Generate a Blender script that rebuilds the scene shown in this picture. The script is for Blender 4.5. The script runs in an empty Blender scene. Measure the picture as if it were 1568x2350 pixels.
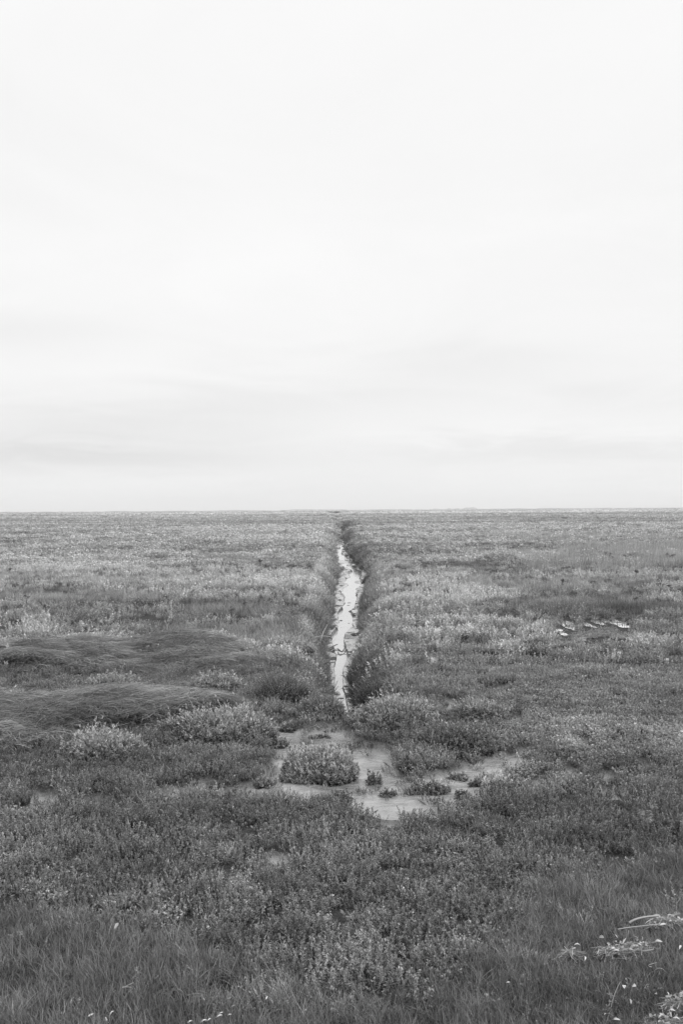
import bpy, math, random
import numpy as np
from mathutils import Matrix, Vector, Euler

R = np.random.default_rng(7)
random.seed(7)
scene = bpy.context.scene
col = scene.collection

# ------------------------------------------------------------------ camera
EYE = 2.0
PITCH = math.radians(-0.088)      # a hair below level
ROLL = math.radians(-0.365)       # horizon climbs slightly to the right
cam_data = bpy.data.cameras.new('camera')
cam_data.sensor_fit = 'VERTICAL'
cam_data.sensor_height = 36.0
cam_data.lens = 35.0
cam_data.clip_start = 0.05
cam_data.clip_end = 60000.0
cam = bpy.data.objects.new('camera', cam_data)
cam.rotation_mode = 'XYZ'
CAM_M = Matrix.Rotation(math.radians(90) + PITCH, 4, 'X') @ Matrix.Rotation(ROLL, 4, 'Z')
cam.matrix_world = Matrix.Translation((0, 0, EYE)) @ CAM_M
col.objects.link(cam)
scene.camera = cam

# ------------------------------------------------------------------ world, sun, exposure
SUN_EL, SUN_AZ = math.radians(52), math.radians(125)   # azimuth from +Y clockwise: behind, to the right
world = bpy.data.worlds.new('World')
scene.world = world
world.use_nodes = True
WN, WL = world.node_tree.nodes, world.node_tree.links
WN.clear()


def wn(t, **kw):
    n = WN.new(t)
    for k, v in kw.items():
        setattr(n, k, v)
    return n


def wmath(op, a, b=None, c=None, clamp=False):
    n = WN.new('ShaderNodeMath')
    n.operation = op
    n.use_clamp = clamp
    for i, s in enumerate((a, b, c)):
        if s is None:
            continue
        if isinstance(s, (int, float)):
            n.inputs[i].default_value = s
        else:
            WL.new(s, n.inputs[i])
    return n.outputs[0]


sky = wn('ShaderNodeTexSky')
sky.sky_type = 'NISHITA'
sky.sun_disc = False
sky.sun_elevation = SUN_EL
sky.sun_rotation = SUN_AZ
skybw = wn('ShaderNodeRGBToBW')
WL.new(sky.outputs[0], skybw.inputs[0])
tc = wn('ShaderNodeTexCoord')
sep = wn('ShaderNodeSeparateXYZ')
WL.new(tc.outputs['Generated'], sep.inputs[0])
X, Y, Z = sep.outputs
zc = wmath('MAXIMUM', Z, 0.0)
# the cloud deck as seen from below: directions meet a layer overhead, so it gets streaky towards the horizon
den = wmath('ADD', zc, 0.09)
px, py = wmath('DIVIDE', X, den), wmath('DIVIDE', Y, den)
comb = wn('ShaderNodeCombineXYZ')
WL.new(px, comb.inputs[0]); WL.new(py, comb.inputs[1])


def cloud_noise(scale, detail, off, rough=0.5, dist=0.3):
    m = wn('ShaderNodeMapping')
    m.inputs['Location'].default_value = off
    WL.new(comb.outputs[0], m.inputs[0])
    n = wn('ShaderNodeTexNoise')
    n.inputs['Scale'].default_value = scale
    n.inputs['Detail'].default_value = detail
    n.inputs['Roughness'].default_value = rough
    n.inputs['Distortion'].default_value = dist
    WL.new(m.outputs[0], n.inputs['Vector'])
    return wmath('SUBTRACT', n.outputs[0], 0.5)


n1 = cloud_noise(0.28, 5, (3.1, 1.7, 0.0))
n2 = cloud_noise(0.9, 6, (9.2, 4.4, 2.0), 0.58, 1.3)
az = wmath('ARCTAN2', X, Y)            # azimuth, radians, 0 straight ahead
el = wmath('ARCSINE', Z)
wob = wmath('MULTIPLY', n2, 0.05)


def bank(a0, e0, ra, re, pw=1.0):
    """a grey bank of cloud centred on an azimuth / elevation"""
    da = wmath('DIVIDE', wmath('SUBTRACT', az, a0), ra)
    de = wmath('DIVIDE', wmath('SUBTRACT', wmath('ADD', el, wob), e0), re)
    q = wmath('ADD', wmath('MULTIPLY', da, da), wmath('MULTIPLY', de, de))
    return wmath('POWER', 2.718, wmath('MULTIPLY', q, -1.0 * pw))


CLOUD = wmath('ADD', 10.05, wmath('MULTIPLY', n1, 1.9))
CLOUD = wmath('ADD', CLOUD, wmath('MULTIPLY', n2, 1.0))
lowfade = wmath('POWER', 2.718, wmath('MULTIPLY', zc, -9.0))
CLOUD = wmath('SUBTRACT', CLOUD, wmath('MULTIPLY', lowfade, 1.15))
for a0, e0, ra, re, amp in ((-0.27, 0.055, 0.18, 0.017, 0.85), (-0.20, 0.088, 0.20, 0.026, 0.50),
                            (-0.02, 0.115, 0.16, 0.020, 0.30), (0.16, 0.062, 0.14, 0.013, 0.45),
                            (0.30, 0.055, 0.12, 0.012, 0.40), (0.12, 0.15, 0.10, 0.022, 0.28),
                            (-0.34, 0.17, 0.10, 0.022, 0.35), (0.30, 0.105, 0.12, 0.018, 0.25),
                            (-0.45, 0.35, 0.22, 0.10, 0.35)):
    CLOUD = wmath('SUBTRACT', CLOUD, wmath('MULTIPLY', bank(a0, e0, ra, re), amp * 1.8))
mix = wmath('ADD', wmath('MULTIPLY', skybw.outputs[0], 0.08), wmath('MULTIPLY', CLOUD, 0.95))
cmb = wn('ShaderNodeCombineColor')
for i in range(3):
    WL.new(mix, cmb.inputs[i])
bg = wn('ShaderNodeBackground')
bg.inputs['Strength'].default_value = 0.10
WL.new(cmb.outputs[0], bg.inputs['Color'])
wo = wn('ShaderNodeOutputWorld')
WL.new(bg.outputs[0], wo.inputs[0])

sun_d = bpy.data.lights.new('sun', 'SUN')
sun_d.energy = 2.0
sun_d.angle = math.radians(16)
sun_d.color = (1.0, 1.0, 1.0)
sun = bpy.data.objects.new('sun', sun_d)
sdir = Vector((math.sin(SUN_AZ) * math.cos(SUN_EL), math.cos(SUN_AZ) * math.cos(SUN_EL), math.sin(SUN_EL)))
sun.rotation_euler = sdir.to_track_quat('Z', 'Y').to_euler()
col.objects.link(sun)

scene.view_settings.view_transform = 'Standard'
scene.view_settings.look = 'None'
scene.view_settings.exposure = 0.0
scene.view_settings.gamma = 1.0
scene.cycles.max_bounces = 5
scene.cycles.diffuse_bounces = 3
scene.cycles.glossy_bounces = 3
scene.cycles.transmission_bounces = 3
scene.cycles.transparent_max_bounces = 4
scene.cycles.caustics_reflective = False
scene.cycles.caustics_refractive = False
scene.cycles.volume_bounces = 1
scene.cycles.use_adaptive_sampling = False
scene.cycles.use_denoising = True

# ------------------------------------------------------------------ plan coordinates
# Positions were surveyed from the photograph: (u, v) are in a 1568 x 2349 reading of it, gp() gives the
# spot on a level plane it stands on, plan() the reading of a spot of ground.
FPX = 2284.0
CM = np.array(CAM_M.to_3x3())


def gp(u, v, z=0.0):
    d = CM @ np.array([(u - 784.0) / FPX, -(v - 1174.5) / FPX, -1.0])
    t = (z - EYE) / d[2]
    return float(d[0] * t), float(d[1] * t)


def plan(x, y, z=0.0):
    p = np.stack([x, y, np.zeros_like(x) + z - EYE], -1) @ CM      # world -> camera axes
    w = np.maximum(-p[..., 2], 1e-3)
    return 784.0 + FPX * p[..., 0] / w, 1174.5 - FPX * p[..., 1] / w


# ------------------------------------------------------------------ noise
_G = R.random((256, 256))


def vnoise(x, y):
    xi, yi = np.floor(x).astype(int), np.floor(y).astype(int)
    fx, fy = x - xi, y - yi
    fx, fy = fx * fx * (3 - 2 * fx), fy * fy * (3 - 2 * fy)
    a, b = _G[yi & 255, xi & 255], _G[yi & 255, (xi + 1) & 255]
    c, d = _G[(yi + 1) & 255, xi & 255], _G[(yi + 1) & 255, (xi + 1) & 255]
    return (a + (b - a) * fx) * (1 - fy) + (c + (d - c) * fx) * fy


def fbm(x, y, o=4, g=0.5, off=0.0):
    s, a, t = 0.0, 1.0, 0.0
    for i in range(o):
        s = s + a * vnoise(x * 2 ** i + 17.3 * i + off, y * 2 ** i - 9.1 * i + off * 1.7)
        t += a
        a *= g
    return s / t - 0.5            # about -0.5 .. 0.5


def nrm(a, lim=2.2):
    return np.clip(a / 0.15, -lim, lim)


def sst(t):
    t = np.clip(t, 0, 1)
    return t * t * (3 - 2 * t)


# ------------------------------------------------------------------ plan maps (what grows where)
U0, V0, STEP, NU, NV = -700.0, 1171.0, 2.0, 1484, 800
gu, gv = np.meshgrid(U0 + np.arange(NU) * STEP, V0 + np.arange(NV) * STEP)
wu = gu + 26 * fbm(gu / 70, gv / 26, 4, off=3) + 10 * fbm(gu / 16, gv / 8, 3, off=8)
wv = gv + 12 * fbm(gu / 60, gv / 30, 4, off=5) + 6 * fbm(gu / 18, gv / 9, 3, off=1)


def poly_mask(pts, warp=True):
    x, y = (wu, wv) if warp else (gu, gv)
    ins = np.zeros(x.shape, bool)
    n = len(pts)
    for i in range(n):
        x1, y1 = pts[i]
        x2, y2 = pts[(i + 1) % n]
        if y1 == y2:
            continue
        ins ^= ((y1 > y) != (y2 > y)) & (x < (x2 - x1) * (y - y1) / (y2 - y1) + x1)
    return ins.astype(float)


def ell(u, v, a, b, warp=True, soft=False):
    x, y = (wu, wv) if warp else (gu, gv)
    q = ((x - u) / a) ** 2 + ((y - v) / b) ** 2
    return np.exp(-q) if soft else (q < 1).astype(float)


def blur(m, k, kv=None):
    for ax, kk in ((1, k), (0, kv or k)):
        c = np.cumsum(np.concatenate([np.repeat(np.take(m, [0], ax), kk + 1, ax), m,
                                      np.repeat(np.take(m, [-1], ax), kk, ax)], ax), ax)
        n = m.shape[ax]
        m = (np.take(c, range(2 * kk + 1, 2 * kk + 1 + n), ax) - np.take(c, range(0, n), ax)) / (2 * kk + 1)
    return m


def look(m, u, v):
    a = np.clip((u - U0) / STEP, 0, NU - 1.001)
    b = np.clip((v - V0) / STEP, 0, NV - 1.001)
    i, j = a.astype(int), b.astype(int)
    fa, fb = a - i, b - j
    return (m[j, i] * (1 - fa) + m[j, i + 1] * fa) * (1 - fb) + (m[j + 1, i] * (1 - fa) + m[j + 1, i + 1] * fa) * fb


MUD = poly_mask([(585, 1650), (640, 1654), (690, 1664), (800, 1662), (812, 1692), (850, 1705), (905, 1706), (902, 1742),
                 (925, 1762), (975, 1768), (1040, 1752), (1090, 1732), (1150, 1716), (1228, 1703), (1190, 1738),
                 (1150, 1766), (1085, 1820), (1000, 1852), (940, 1848), (880, 1846), (810, 1836), (760, 1812),
                 (620, 1810), (556, 1806), (590, 1772), (640, 1725), (618, 1705)])
for e in ((105, 1810, 40, 12), (390, 1802, 46, 11), (470, 1782, 40, 9), (560, 1800, 60, 9), (590, 1642, 24, 16), (1037, 1620, 40, 12),
          (650, 1945, 34, 8), (612, 1966, 14, 6), (700, 1990, 16, 6), (900, 1872, 40, 4), (1305, 1755, 34, 13),
          (1392, 1766, 26, 7), (1349, 1696, 22, 8), (1410, 1804, 34, 6), (1478, 1742, 14, 6), (1240, 1780, 20, 6),
          (230, 1822, 50, 6), (820, 1960, 24, 6), (1135, 1575, 40, 5), (1180, 1640, 24, 5)):
    MUD = np.maximum(MUD, ell(*e))
PUD = np.zeros_like(MUD)
PUDDLES = ((1303, 1433, 15, 10), (1281, 1445, 8, 3), (1347, 1433, 8, 7), (1373, 1427, 10, 4.5), (1396, 1426, 7, 5),
           (1419, 1426, 7, 5), (1433, 1435, 11, 6), (1297, 1456, 6, 3))
for e in PUDDLES:
    PUD = np.maximum(PUD, ell(e[0], e[1], e[2] * 1.4, e[3] * 1.5, warp=False))
MUDS = blur(MUD, 3)
PUDS = blur(PUD, 2, 1)
PUDF = np.minimum(blur((blur(PUD, 14, 8) > 0.01) * 1.0, 6, 4), 1)

# grass instead of shrubs: the strip along the bottom of the frame
gb = np.interp(gu, [-700, 0, 300, 500, 700, 900, 1050, 1180, 1280, 1400, 1568, 2200],
               [2060, 2080, 2110, 2170, 2240, 2305, 2240, 2095, 1995, 1985, 1950, 1940])
GRASS = sst((wv + 10 * fbm(gu / 30, gv / 30, 3) * 6 - gb) / 70 + 0.5)
# combed, lying grass
MAT = np.zeros_like(MUD)
for e in ((300, 1512, 270, 30), (40, 1520, 160, 26), (490, 1528, 90, 14), (210, 1642, 300, 40), (-60, 1660, 260, 42),
          (-250, 1520, 200, 40)):
    MAT = np.maximum(MAT, ell(*e))
MAT = blur(MAT, 9, 4) * np.clip(0.95 + 0.28 * nrm(fbm(gu / 38, gv / 12, 3, off=44)), 0, 1)
# smooth short turf patches in the middle distance
TURF = np.zeros_like(MUD)
for e in ((520, 1400, 130, 16), (180, 1372, 200, 14), (560, 1290, 120, 8), (420, 1450, 80, 14), (1290, 1345, 260, 16), (1090, 1300, 60, 8), (1130, 1275, 80, 6), (1350, 1390, 240, 16), (1100, 1335, 40, 10)):
    TURF = np.maximum(TURF, ell(*e))
TURF = blur(TURF, 2)
# tall pale grass
TALL = np.zeros_like(MUD)
for e in ((1330, 1240, 240, 8), (1420, 1295, 260, 14), (1480, 1268, 200, 12), (1180, 1283, 40, 5), (1700, 1290, 200, 20)):
    TALL = np.maximum(TALL, ell(*e))
TALL = blur(TALL, 3, 1)
# leaf tone: 1 is the plain tone of the low shrubs; banks of silvery purslane are paler, some stands darker
TONE = np.ones_like(MUD)
for u, v, a, b, t in ((160, 1308, 340, 18, .50), (420, 1340, 260, 12, .40), (60, 1440, 130, 22, .35), (250, 1440, 60, 18, .25),
                      (110, 1280, 400, 12, .15), (640, 1250, 180, 30, .15), (660, 1225, 160, 16, .10), (800, 1206, 16, 12, -.6), (806, 1232, 12, 14, -.5), (776, 1194, 12, 5, -.5), (850, 1560, 60, 40, -.15), (300, 1185, 300, 7, .06),
                      (630, 1330, 90, 26, .30), (690, 1360, 50, 30, .20), (620, 1490, 110, 26, .50), (520, 1470, 60, 18, .3), (60, 1230, 200, 16, -.10),
                      (80, 1195, 170, 12, -.28), (980, 1350, 110, 30, .35), (930, 1400, 110, 40, .15), (1150, 1277, 90, 9, .35),
                      (1060, 1360, 60, 20, .35), (1010, 1470, 70, 30, .15), (1100, 1380, 70, 18, .15), (1220, 1182, 330, 2.5, .30),
                      (1450, 1176, 260, 3.5, .2), (1250, 1205, 330, 16, -.10), (1080, 1300, 80, 9, -.25), (1380, 1395, 190, 20, -.28),
                      (1480, 1420, 160, 20, -.20), (1450, 1480, 130, 16, .20), (1220, 1425, 50, 12, .20), (870, 1210, 80, 20, -.05),
                      (830, 1260, 40, 40, -.25), (800, 1330, 60, 30, -.2), (1280, 1600, 300, 60, .10), (1330, 1710, 80, 30, .25),
                      (900, 1500, 90, 60, .15), (560, 1300, 60, 16, .10), (300, 1550, 400, 22, -.22), (60, 1560, 120, 22, -.1),
                      (640, 1560, 70, 50, -.10), (300, 1720, 700, 50, -.10), (1450, 1900, 200, 90, -.12), (1250, 1900, 260, 60, -.08),
                      (200, 1960, 300, 60, .05), (200, 2200, 300, 60, .04), (200, 2290, 200, 40, -.15), (1380, 2030, 150, 30, .18),
                      (1240, 2200, 100, 40, -.12), (460, 1400, 180, 14, -.12), (650, 1440, 60, 30, .08),
                      (1240, 1480, 60, 16, .15), (1500, 1560, 200, 40, .08), (300, 1400, 260, 12, -.10), (720, 1420, 24, 40, -.2),
                      (1330, 1270, 150, 12, .12), (1150, 1245, 240, 10, .05)):
    TONE += t * ell(u, v, a, b, soft=True)
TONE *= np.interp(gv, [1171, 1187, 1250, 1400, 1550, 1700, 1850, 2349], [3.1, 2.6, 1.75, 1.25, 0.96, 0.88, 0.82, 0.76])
# what the open water in the ditch needs kept clear
STREAM = poly_mask([(782, 1222), (776, 1240), (767, 1260), (765, 1280), (768, 1295), (777, 1310), (776, 1325), (772, 1340), (766, 1360), (765, 1400),
                    (760, 1425), (757, 1450), (754, 1475), (755, 1495), (759, 1515), (759, 1540), (761, 1560), (764, 1580), (768, 1600), (770, 1626),
                    (812, 1626), (806, 1600), (796, 1580), (789, 1560), (791, 1540), (801, 1515), (809, 1495), (815, 1475), (824, 1450), (828, 1430),
                    (828, 1400), (832, 1375), (838, 1360), (841, 1342), (838, 1325), (830, 1310), (816, 1295), (805, 1280), (797, 1260), (793, 1240), (788, 1222)], warp=False)

STREAMD = np.maximum.reduce([STREAM, (blur(STREAM, 8) > 0.04) * (gv > 1440) * 1.0, (blur(STREAM, 2) > 0.2) * (gv > 1300) * 1.0])

# ------------------------------------------------------------------ the ditch
WZ = -0.60
EDGE = [(1222, 782, 788), (1240, 776, 794), (1260, 767, 797), (1280, 765, 806), (1295, 768, 817), (1310, 776, 831), (1325, 776, 839),
        (1340, 772, 842), (1360, 766, 838), (1375, 765, 832), (1400, 766, 828), (1425, 760, 828), (1450, 757, 824),
        (1475, 754, 815), (1495, 755, 808), (1515, 755, 804), (1540, 755, 796), (1560, 757, 794), (1580, 760, 800),
        (1600, 765, 810), (1625, 769, 820)]
ey, el_, er_ = [], [], []
for v, a, b in EDGE:
    xa, ya = gp(a, v, WZ)
    xb, yb = gp(b, v, WZ)
    ey.append((ya + yb) / 2); el_.append(xa); er_.append(xb)
ey, el_, er_ = ey[::-1], el_[::-1], er_[::-1]
ey.insert(0, 10.3); el_.insert(0, -0.05); er_.insert(0, 0.17)
for y, uc, w in ((150, 789, 0.5), (200, 775, 0.9), (250, 774, 1.0), (310, 779, 1.3), (420, 774, 1.6), (560, 765, 4.0), (640, 768, 8.0)):
    xc = (uc - 784) / FPX * y
    ey.append(y); el_.append(xc - w / 2); er_.append(xc + w / 2)
ey, el_, er_ = map(np.array, (ey, el_, er_))


def ditch(x, y):
    """distance outside the wet bed (negative inside)"""
    wa = np.clip((y - 12) / 12, 0.15, 3.0)
    wob_ = wa * (0.17 * fbm(y * 0.9, y * 0 + 3.0, 3) + 0.05 * fbm(y * 3.1, x * 0 + 7.0, 2))
    xl = np.interp(y, ey, el_) + wob_
    xr = np.interp(y, ey, er_) + wa * 0.20 * fbm(y * 0.8, y * 0 + 11.0, 3)
    s = np.maximum(xl - x, x - xr)
    s = np.maximum(s, (10.4 - y) * 0.9)
    return np.maximum(s, (y - 650) * 0.3)


def height(x, y, micro=True):
    u, v = plan(x, y)
    ahead = y > 3
    z = 0.05 * fbm(x * 0.9, y * 0.9, 3) + 0.10 * fbm(x * 0.16, y * 0.16, 3, off=4)
    k_ = EYE / (EYE - 0.045)
    mud = np.where(ahead, np.maximum(look(MUDS, u, v), look(MUDS, *plan(x * k_, y * k_))), 0)
    pud = np.where(ahead, look(PUDS, u, v), 0)
    pf = np.where(ahead, look(PUDF, u, v), 0)
    z = z * (1 - 0.85 * mud) - 0.085 * sst(mud * 1.3) + 0.020 * fbm(x * 3, y * 3, 3, off=2) * (1 + mud)
    z = z * (1 - pf) - 0.05 * pf
    s = ditch(x, y)
    bw = np.interp(y, [0, 20, 60, 120, 400], [0.45, 0.62, 0.9, 1.3, 2.4])
    t = np.clip(s / bw, 0, 1)
    z = z + 0.16 * fbm(y * 0.35, (x > 0) * 9.0 + 0 * y, 3, off=70) * sst(1.6 - np.abs(s - bw * 1.2) / bw) * (y > 12)
    z = z + 0.05 * sst(1 - np.abs(s - bw * 1.3) / bw) - 0.78 * (1 - t ** 0.62) * (1 - 0.25 * t)
    # the wide creek the ditch drains into, far off
    q = ((x + 1.5) / (13 + 3 * fbm(y * 0.02, x * 0.1, 2))) ** 2 + ((y - 700) / 120) ** 2
    z = z - 1.15 * sst((1.15 - q) * 3)
    return z, s, mud, pud


# ------------------------------------------------------------------ mesh + material helpers
def mesh_obj(name, verts, quads=None, tris=None, mat=None, parent=None, link=True, attrs=None, smooth=False):
    me = bpy.data.meshes.new(name)
    verts = np.asarray(verts, np.float32).reshape(-1, 3)
    loops, starts, totals = [], [], []
    n = 0
    for f, k in ((quads, 4), (tris, 3)):
        if f is not None and len(f):
            f = np.asarray(f, np.int32).reshape(-1, k)
            loops.append(f.ravel())
            starts.append(n + np.arange(len(f)) * k)
            totals.append(np.full(len(f), k))
            n += f.size
    loops, starts, totals = np.concatenate(loops), np.concatenate(starts), np.concatenate(totals)
    me.vertices.add(len(verts)); me.vertices.foreach_set('co', verts.ravel())
    me.loops.add(len(loops)); me.loops.foreach_set('vertex_index', loops.astype(np.int32))
    me.polygons.add(len(starts))
    me.polygons.foreach_set('loop_start', starts.astype(np.int32))
    me.polygons.foreach_set('loop_total', totals.astype(np.int32))
    if smooth:
        me.polygons.foreach_set('use_smooth', np.ones(len(starts), bool))
    for k, a in (attrs or {}).items():
        at = me.attributes.new(k, 'FLOAT', 'POINT')
        at.data.foreach_set('value', np.asarray(a, np.float32))
    me.update(calc_edges=True)
    me.validate()
    if mat:
        me.materials.append(mat)
    o = bpy.data.objects.new(name, me)
    if parent:
        o.parent = parent
    if link:
        col.objects.link(o)
    return o


def tag(o, label=None, cat=None, group=None, kind=None):
    for k, v in (('label', label), ('category', cat), ('group', group), ('kind', kind)):
        if v:
            o[k] = v
    return o


def empty(name, loc, rz=0.0):
    o = bpy.data.objects.new(name, None)
    o.empty_display_size = 0.1
    o.location = loc
    o.rotation_euler = (0, 0, rz)
    col.objects.link(o)
    return o


class MatB:
    def __init__(s, name):
        s.m = bpy.data.materials.new(name)
        s.m.use_nodes = True
        s.N, s.L = s.m.node_tree.nodes, s.m.node_tree.links
        s.N.clear()
        s.out = s.N.new('ShaderNodeOutputMaterial')

    def put(s, sock, v):
        if isinstance(v, (int, float)):
            sock.default_value = v if sock.type == 'VALUE' else (v, v, v, 1)
        else:
            s.L.new(v, sock)

    def math(s, op, a, b=None, c=None, clamp=False):
        n = s.N.new('ShaderNodeMath'); n.operation = op; n.use_clamp = clamp
        for i, q in enumerate((a, b, c)):
            if q is not None:
                s.put(n.inputs[i], q)
        return n.outputs[0]

    def attr(s, name, kind='GEOMETRY'):
        n = s.N.new('ShaderNodeAttribute'); n.attribute_name = name; n.attribute_type = kind
        return n.outputs['Fac']

    def noise(s, scale, detail=4, rough=0.5, stretch=(1, 1, 1), dist=0.0):
        t = s.N.new('ShaderNodeTexCoord'); m = s.N.new('ShaderNodeMapping')
        m.inputs['Scale'].default_value = stretch
        s.L.new(t.outputs['Object'], m.inputs[0])
        n = s.N.new('ShaderNodeTexNoise')
        n.inputs['Scale'].default_value = scale; n.inputs['Detail'].default_value = detail
        n.inputs['Roughness'].default_value = rough; n.inputs['Distortion'].default_value = dist
        s.L.new(m.outputs[0], n.inputs['Vector'])
        return n.outputs[0]

    def mixf(s, f, a, b):
        n = s.N.new('ShaderNodeMix'); n.data_type = 'FLOAT'
        s.put(n.inputs[0], f); s.put(n.inputs[2], a); s.put(n.inputs[3], b)
        return n.outputs[0]

    def rng(s, v, a, b, c, d):
        n = s.N.new('ShaderNodeMapRange')
        s.put(n.inputs[0], v)
        for i, q in enumerate((a, b, c, d)):
            n.inputs[i + 1].default_value = q
        return n.outputs[0]

    def grey(s, v):
        n = s.N.new('ShaderNodeCombineColor')
        for i in range(3):
            s.put(n.inputs[i], v)
        return n.outputs[0]

    def bump(s, h, strength=0.3, dist=0.02):
        n = s.N.new('ShaderNodeBump')
        n.inputs['Strength'].default_value = strength; n.inputs['Distance'].default_value = dist
        s.put(n.inputs['Height'], h)
        return n.outputs[0]

    def princ(s, grey, rough=0.6, spec=0.5, ior=1.45, normal=None, coat=0.0, coat_rough=0.1, metallic=0.0):
        p = s.N.new('ShaderNodeBsdfPrincipled')
        g = s.grey(grey)
        s.L.new(g, p.inputs['Base Color'])
        s.put(p.inputs['Roughness'], rough); s.put(p.inputs['IOR'], ior)
        s.put(p.inputs['Specular IOR Level'], spec)
        s.put(p.inputs['Metallic'], metallic)
        s.put(p.inputs['Coat Weight'], coat); s.put(p.inputs['Coat Roughness'], coat_rough)
        if normal is not None:
            s.L.new(normal, p.inputs['Normal'])
        return p.outputs[0], g

    def done(s, sh):
        s.L.new(sh, s.out.inputs[0])
        return s.m


def leaf_mat(name, base, rough=0.55, spec=0.35, trans=0.25, inst=True):
    b = MatB(name)
    v = b.math('MULTIPLY', b.attr('shade'), base)
    if inst:
        v = b.math('MULTIPLY', v, b.attr('tone', 'INSTANCER'))
    sh, g = b.princ(v, rough, spec)
    t = b.N.new('ShaderNodeBsdfTranslucent')
    b.L.new(g, t.inputs[0])
    m = b.N.new('ShaderNodeMixShader')
    m.inputs[0].default_value = trans
    b.L.new(sh, m.inputs[1]); b.L.new(t.outputs[0], m.inputs[2])
    return b.done(m.outputs[0])


M_SHRUB = leaf_mat('purslane_leaf', 0.30)
M_PALE = leaf_mat('silver_leaf', 0.44)
M_GRASS = leaf_mat('grass_blade', 0.24, 0.5, 0.4)
M_FAR = leaf_mat('far_leaf', 0.28, 0.7, 0.2)
M_BUSH = leaf_mat('bush_leaf', 0.21, inst=False)
M_BUSHPALE = leaf_mat('bush_silver_leaf', 0.38, inst=False)
M_STALK = leaf_mat('dry_stalk', 0.34, inst=False, trans=0.1)
M_SEED = leaf_mat('dry_seed_head', 0.15, inst=False, trans=0.1)
M_FLUFF = leaf_mat('seed_fluff', 0.62, inst=False, trans=0.35)
M_WHITE = leaf_mat('fallen_leaf', 0.74, 0.6, 0.3, 0.15, inst=False)
M_STEM = leaf_mat('bush_stem', 0.10, inst=False, trans=0.0)

b = MatB('driftwood')
sh, _ = b.princ(b.rng(b.noise(60, 4, 0.6, (1, 1, 6)), 0.3, 0.7, 0.06, 0.16), 0.6)
M_WOOD = b.done(sh)
b = MatB('stone')
nz = b.noise(30, 6, 0.6)
sh, _ = b.princ(b.rng(nz, 0.3, 0.7, 0.22, 0.40), 0.65, normal=b.bump(nz, 0.5, 0.01))
M_STONE = b.done(sh)
b = MatB('clod_mud')
nz = b.noise(40, 6, 0.65)
sh, _ = b.princ(b.rng(nz, 0.3, 0.7, 0.04, 0.10), 0.5, normal=b.bump(nz, 0.7, 0.01))
M_CLOD = b.done(sh)


def mud_nodes(b, base_lo, base_hi, scale=1.0):
    n1 = b.noise(2.2 * scale, 6, 0.6, (1, 1, 1), 0.5)
    n2 = b.noise(26 * scale, 5, 0.6, (0.6, 1, 1))
    n3 = b.noise(7 * scale, 4, 0.5, (0.5, 1.6, 1), 0.4)
    h = b.math('ADD', b.math('MULTIPLY', n2, 0.5), n3)
    base = b.rng(b.math('ADD', b.math('MULTIPLY', n1, 0.7), b.math('MULTIPLY', n2, 0.3)), 0.35, 0.65, base_lo, base_hi)
    rough = b.rng(n1, 0.38, 0.62, 0.16, 0.42)
    return base, rough, h


b = MatB('wet_mud')
base, rough, h = mud_nodes(b, 0.13, 0.30)
crack_shade = b.math('GREATER_THAN', b.math('ADD', b.noise(1.6, 6, 0.62, (1.6, 1.0, 1), 0.8), b.math('MULTIPLY', b.noise(9, 3, 0.5, (0.7, 1.2, 1)), 0.35)), 0.735)  # dark patches: shade of mud lips and cracks painted into the colour
base = b.mixf(crack_shade, base, 0.045)
rough = b.mixf(crack_shade, rough, 0.6)
gloss = b.mixf(crack_shade, 0.8, 0.08)
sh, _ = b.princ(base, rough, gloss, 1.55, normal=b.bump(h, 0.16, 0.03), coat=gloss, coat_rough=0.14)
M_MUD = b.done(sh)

b = MatB('stream_water')
nw = b.noise(5, 3, 0.5, (1, 0.5, 1), 0.3)
sh, _ = b.princ(0.50, 0.07, 0.9, 1.8, normal=b.bump(nw, 0.03, 0.03), metallic=0.50)
M_WATER = b.done(sh)
b = MatB('puddle_water')
sh, _ = b.princ(0.95, 0.03, 1.0, 1.5, metallic=0.92)
M_PUDDLE = b.done(sh)

b = MatB('marsh_soil')
base, rough, h = mud_nodes(b, 0.18, 0.44)
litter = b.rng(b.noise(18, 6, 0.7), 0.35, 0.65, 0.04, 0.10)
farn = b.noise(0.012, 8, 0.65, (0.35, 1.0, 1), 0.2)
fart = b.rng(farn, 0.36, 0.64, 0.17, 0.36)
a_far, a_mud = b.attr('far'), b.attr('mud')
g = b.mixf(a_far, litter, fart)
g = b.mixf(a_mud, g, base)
rg = b.mixf(a_mud, 0.8, rough)
sp = b.mixf(a_mud, 0.2, 0.8)
scum = b.rng(b.noise(3.4, 7, 0.68, (0.8, 1.5, 1), 0.9), 0.50, 0.60, 1.0, 0.74)
g = b.math('MULTIPLY', g, b.mixf(a_mud, 1.0, scum))
hh = b.mixf(a_mud, b.math('MULTIPLY', b.noise(30, 5, 0.6), 2.5), h)
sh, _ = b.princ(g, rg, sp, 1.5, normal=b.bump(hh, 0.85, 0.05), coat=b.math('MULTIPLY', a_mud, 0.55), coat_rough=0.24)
M_SOIL = b.done(sh)

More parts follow.
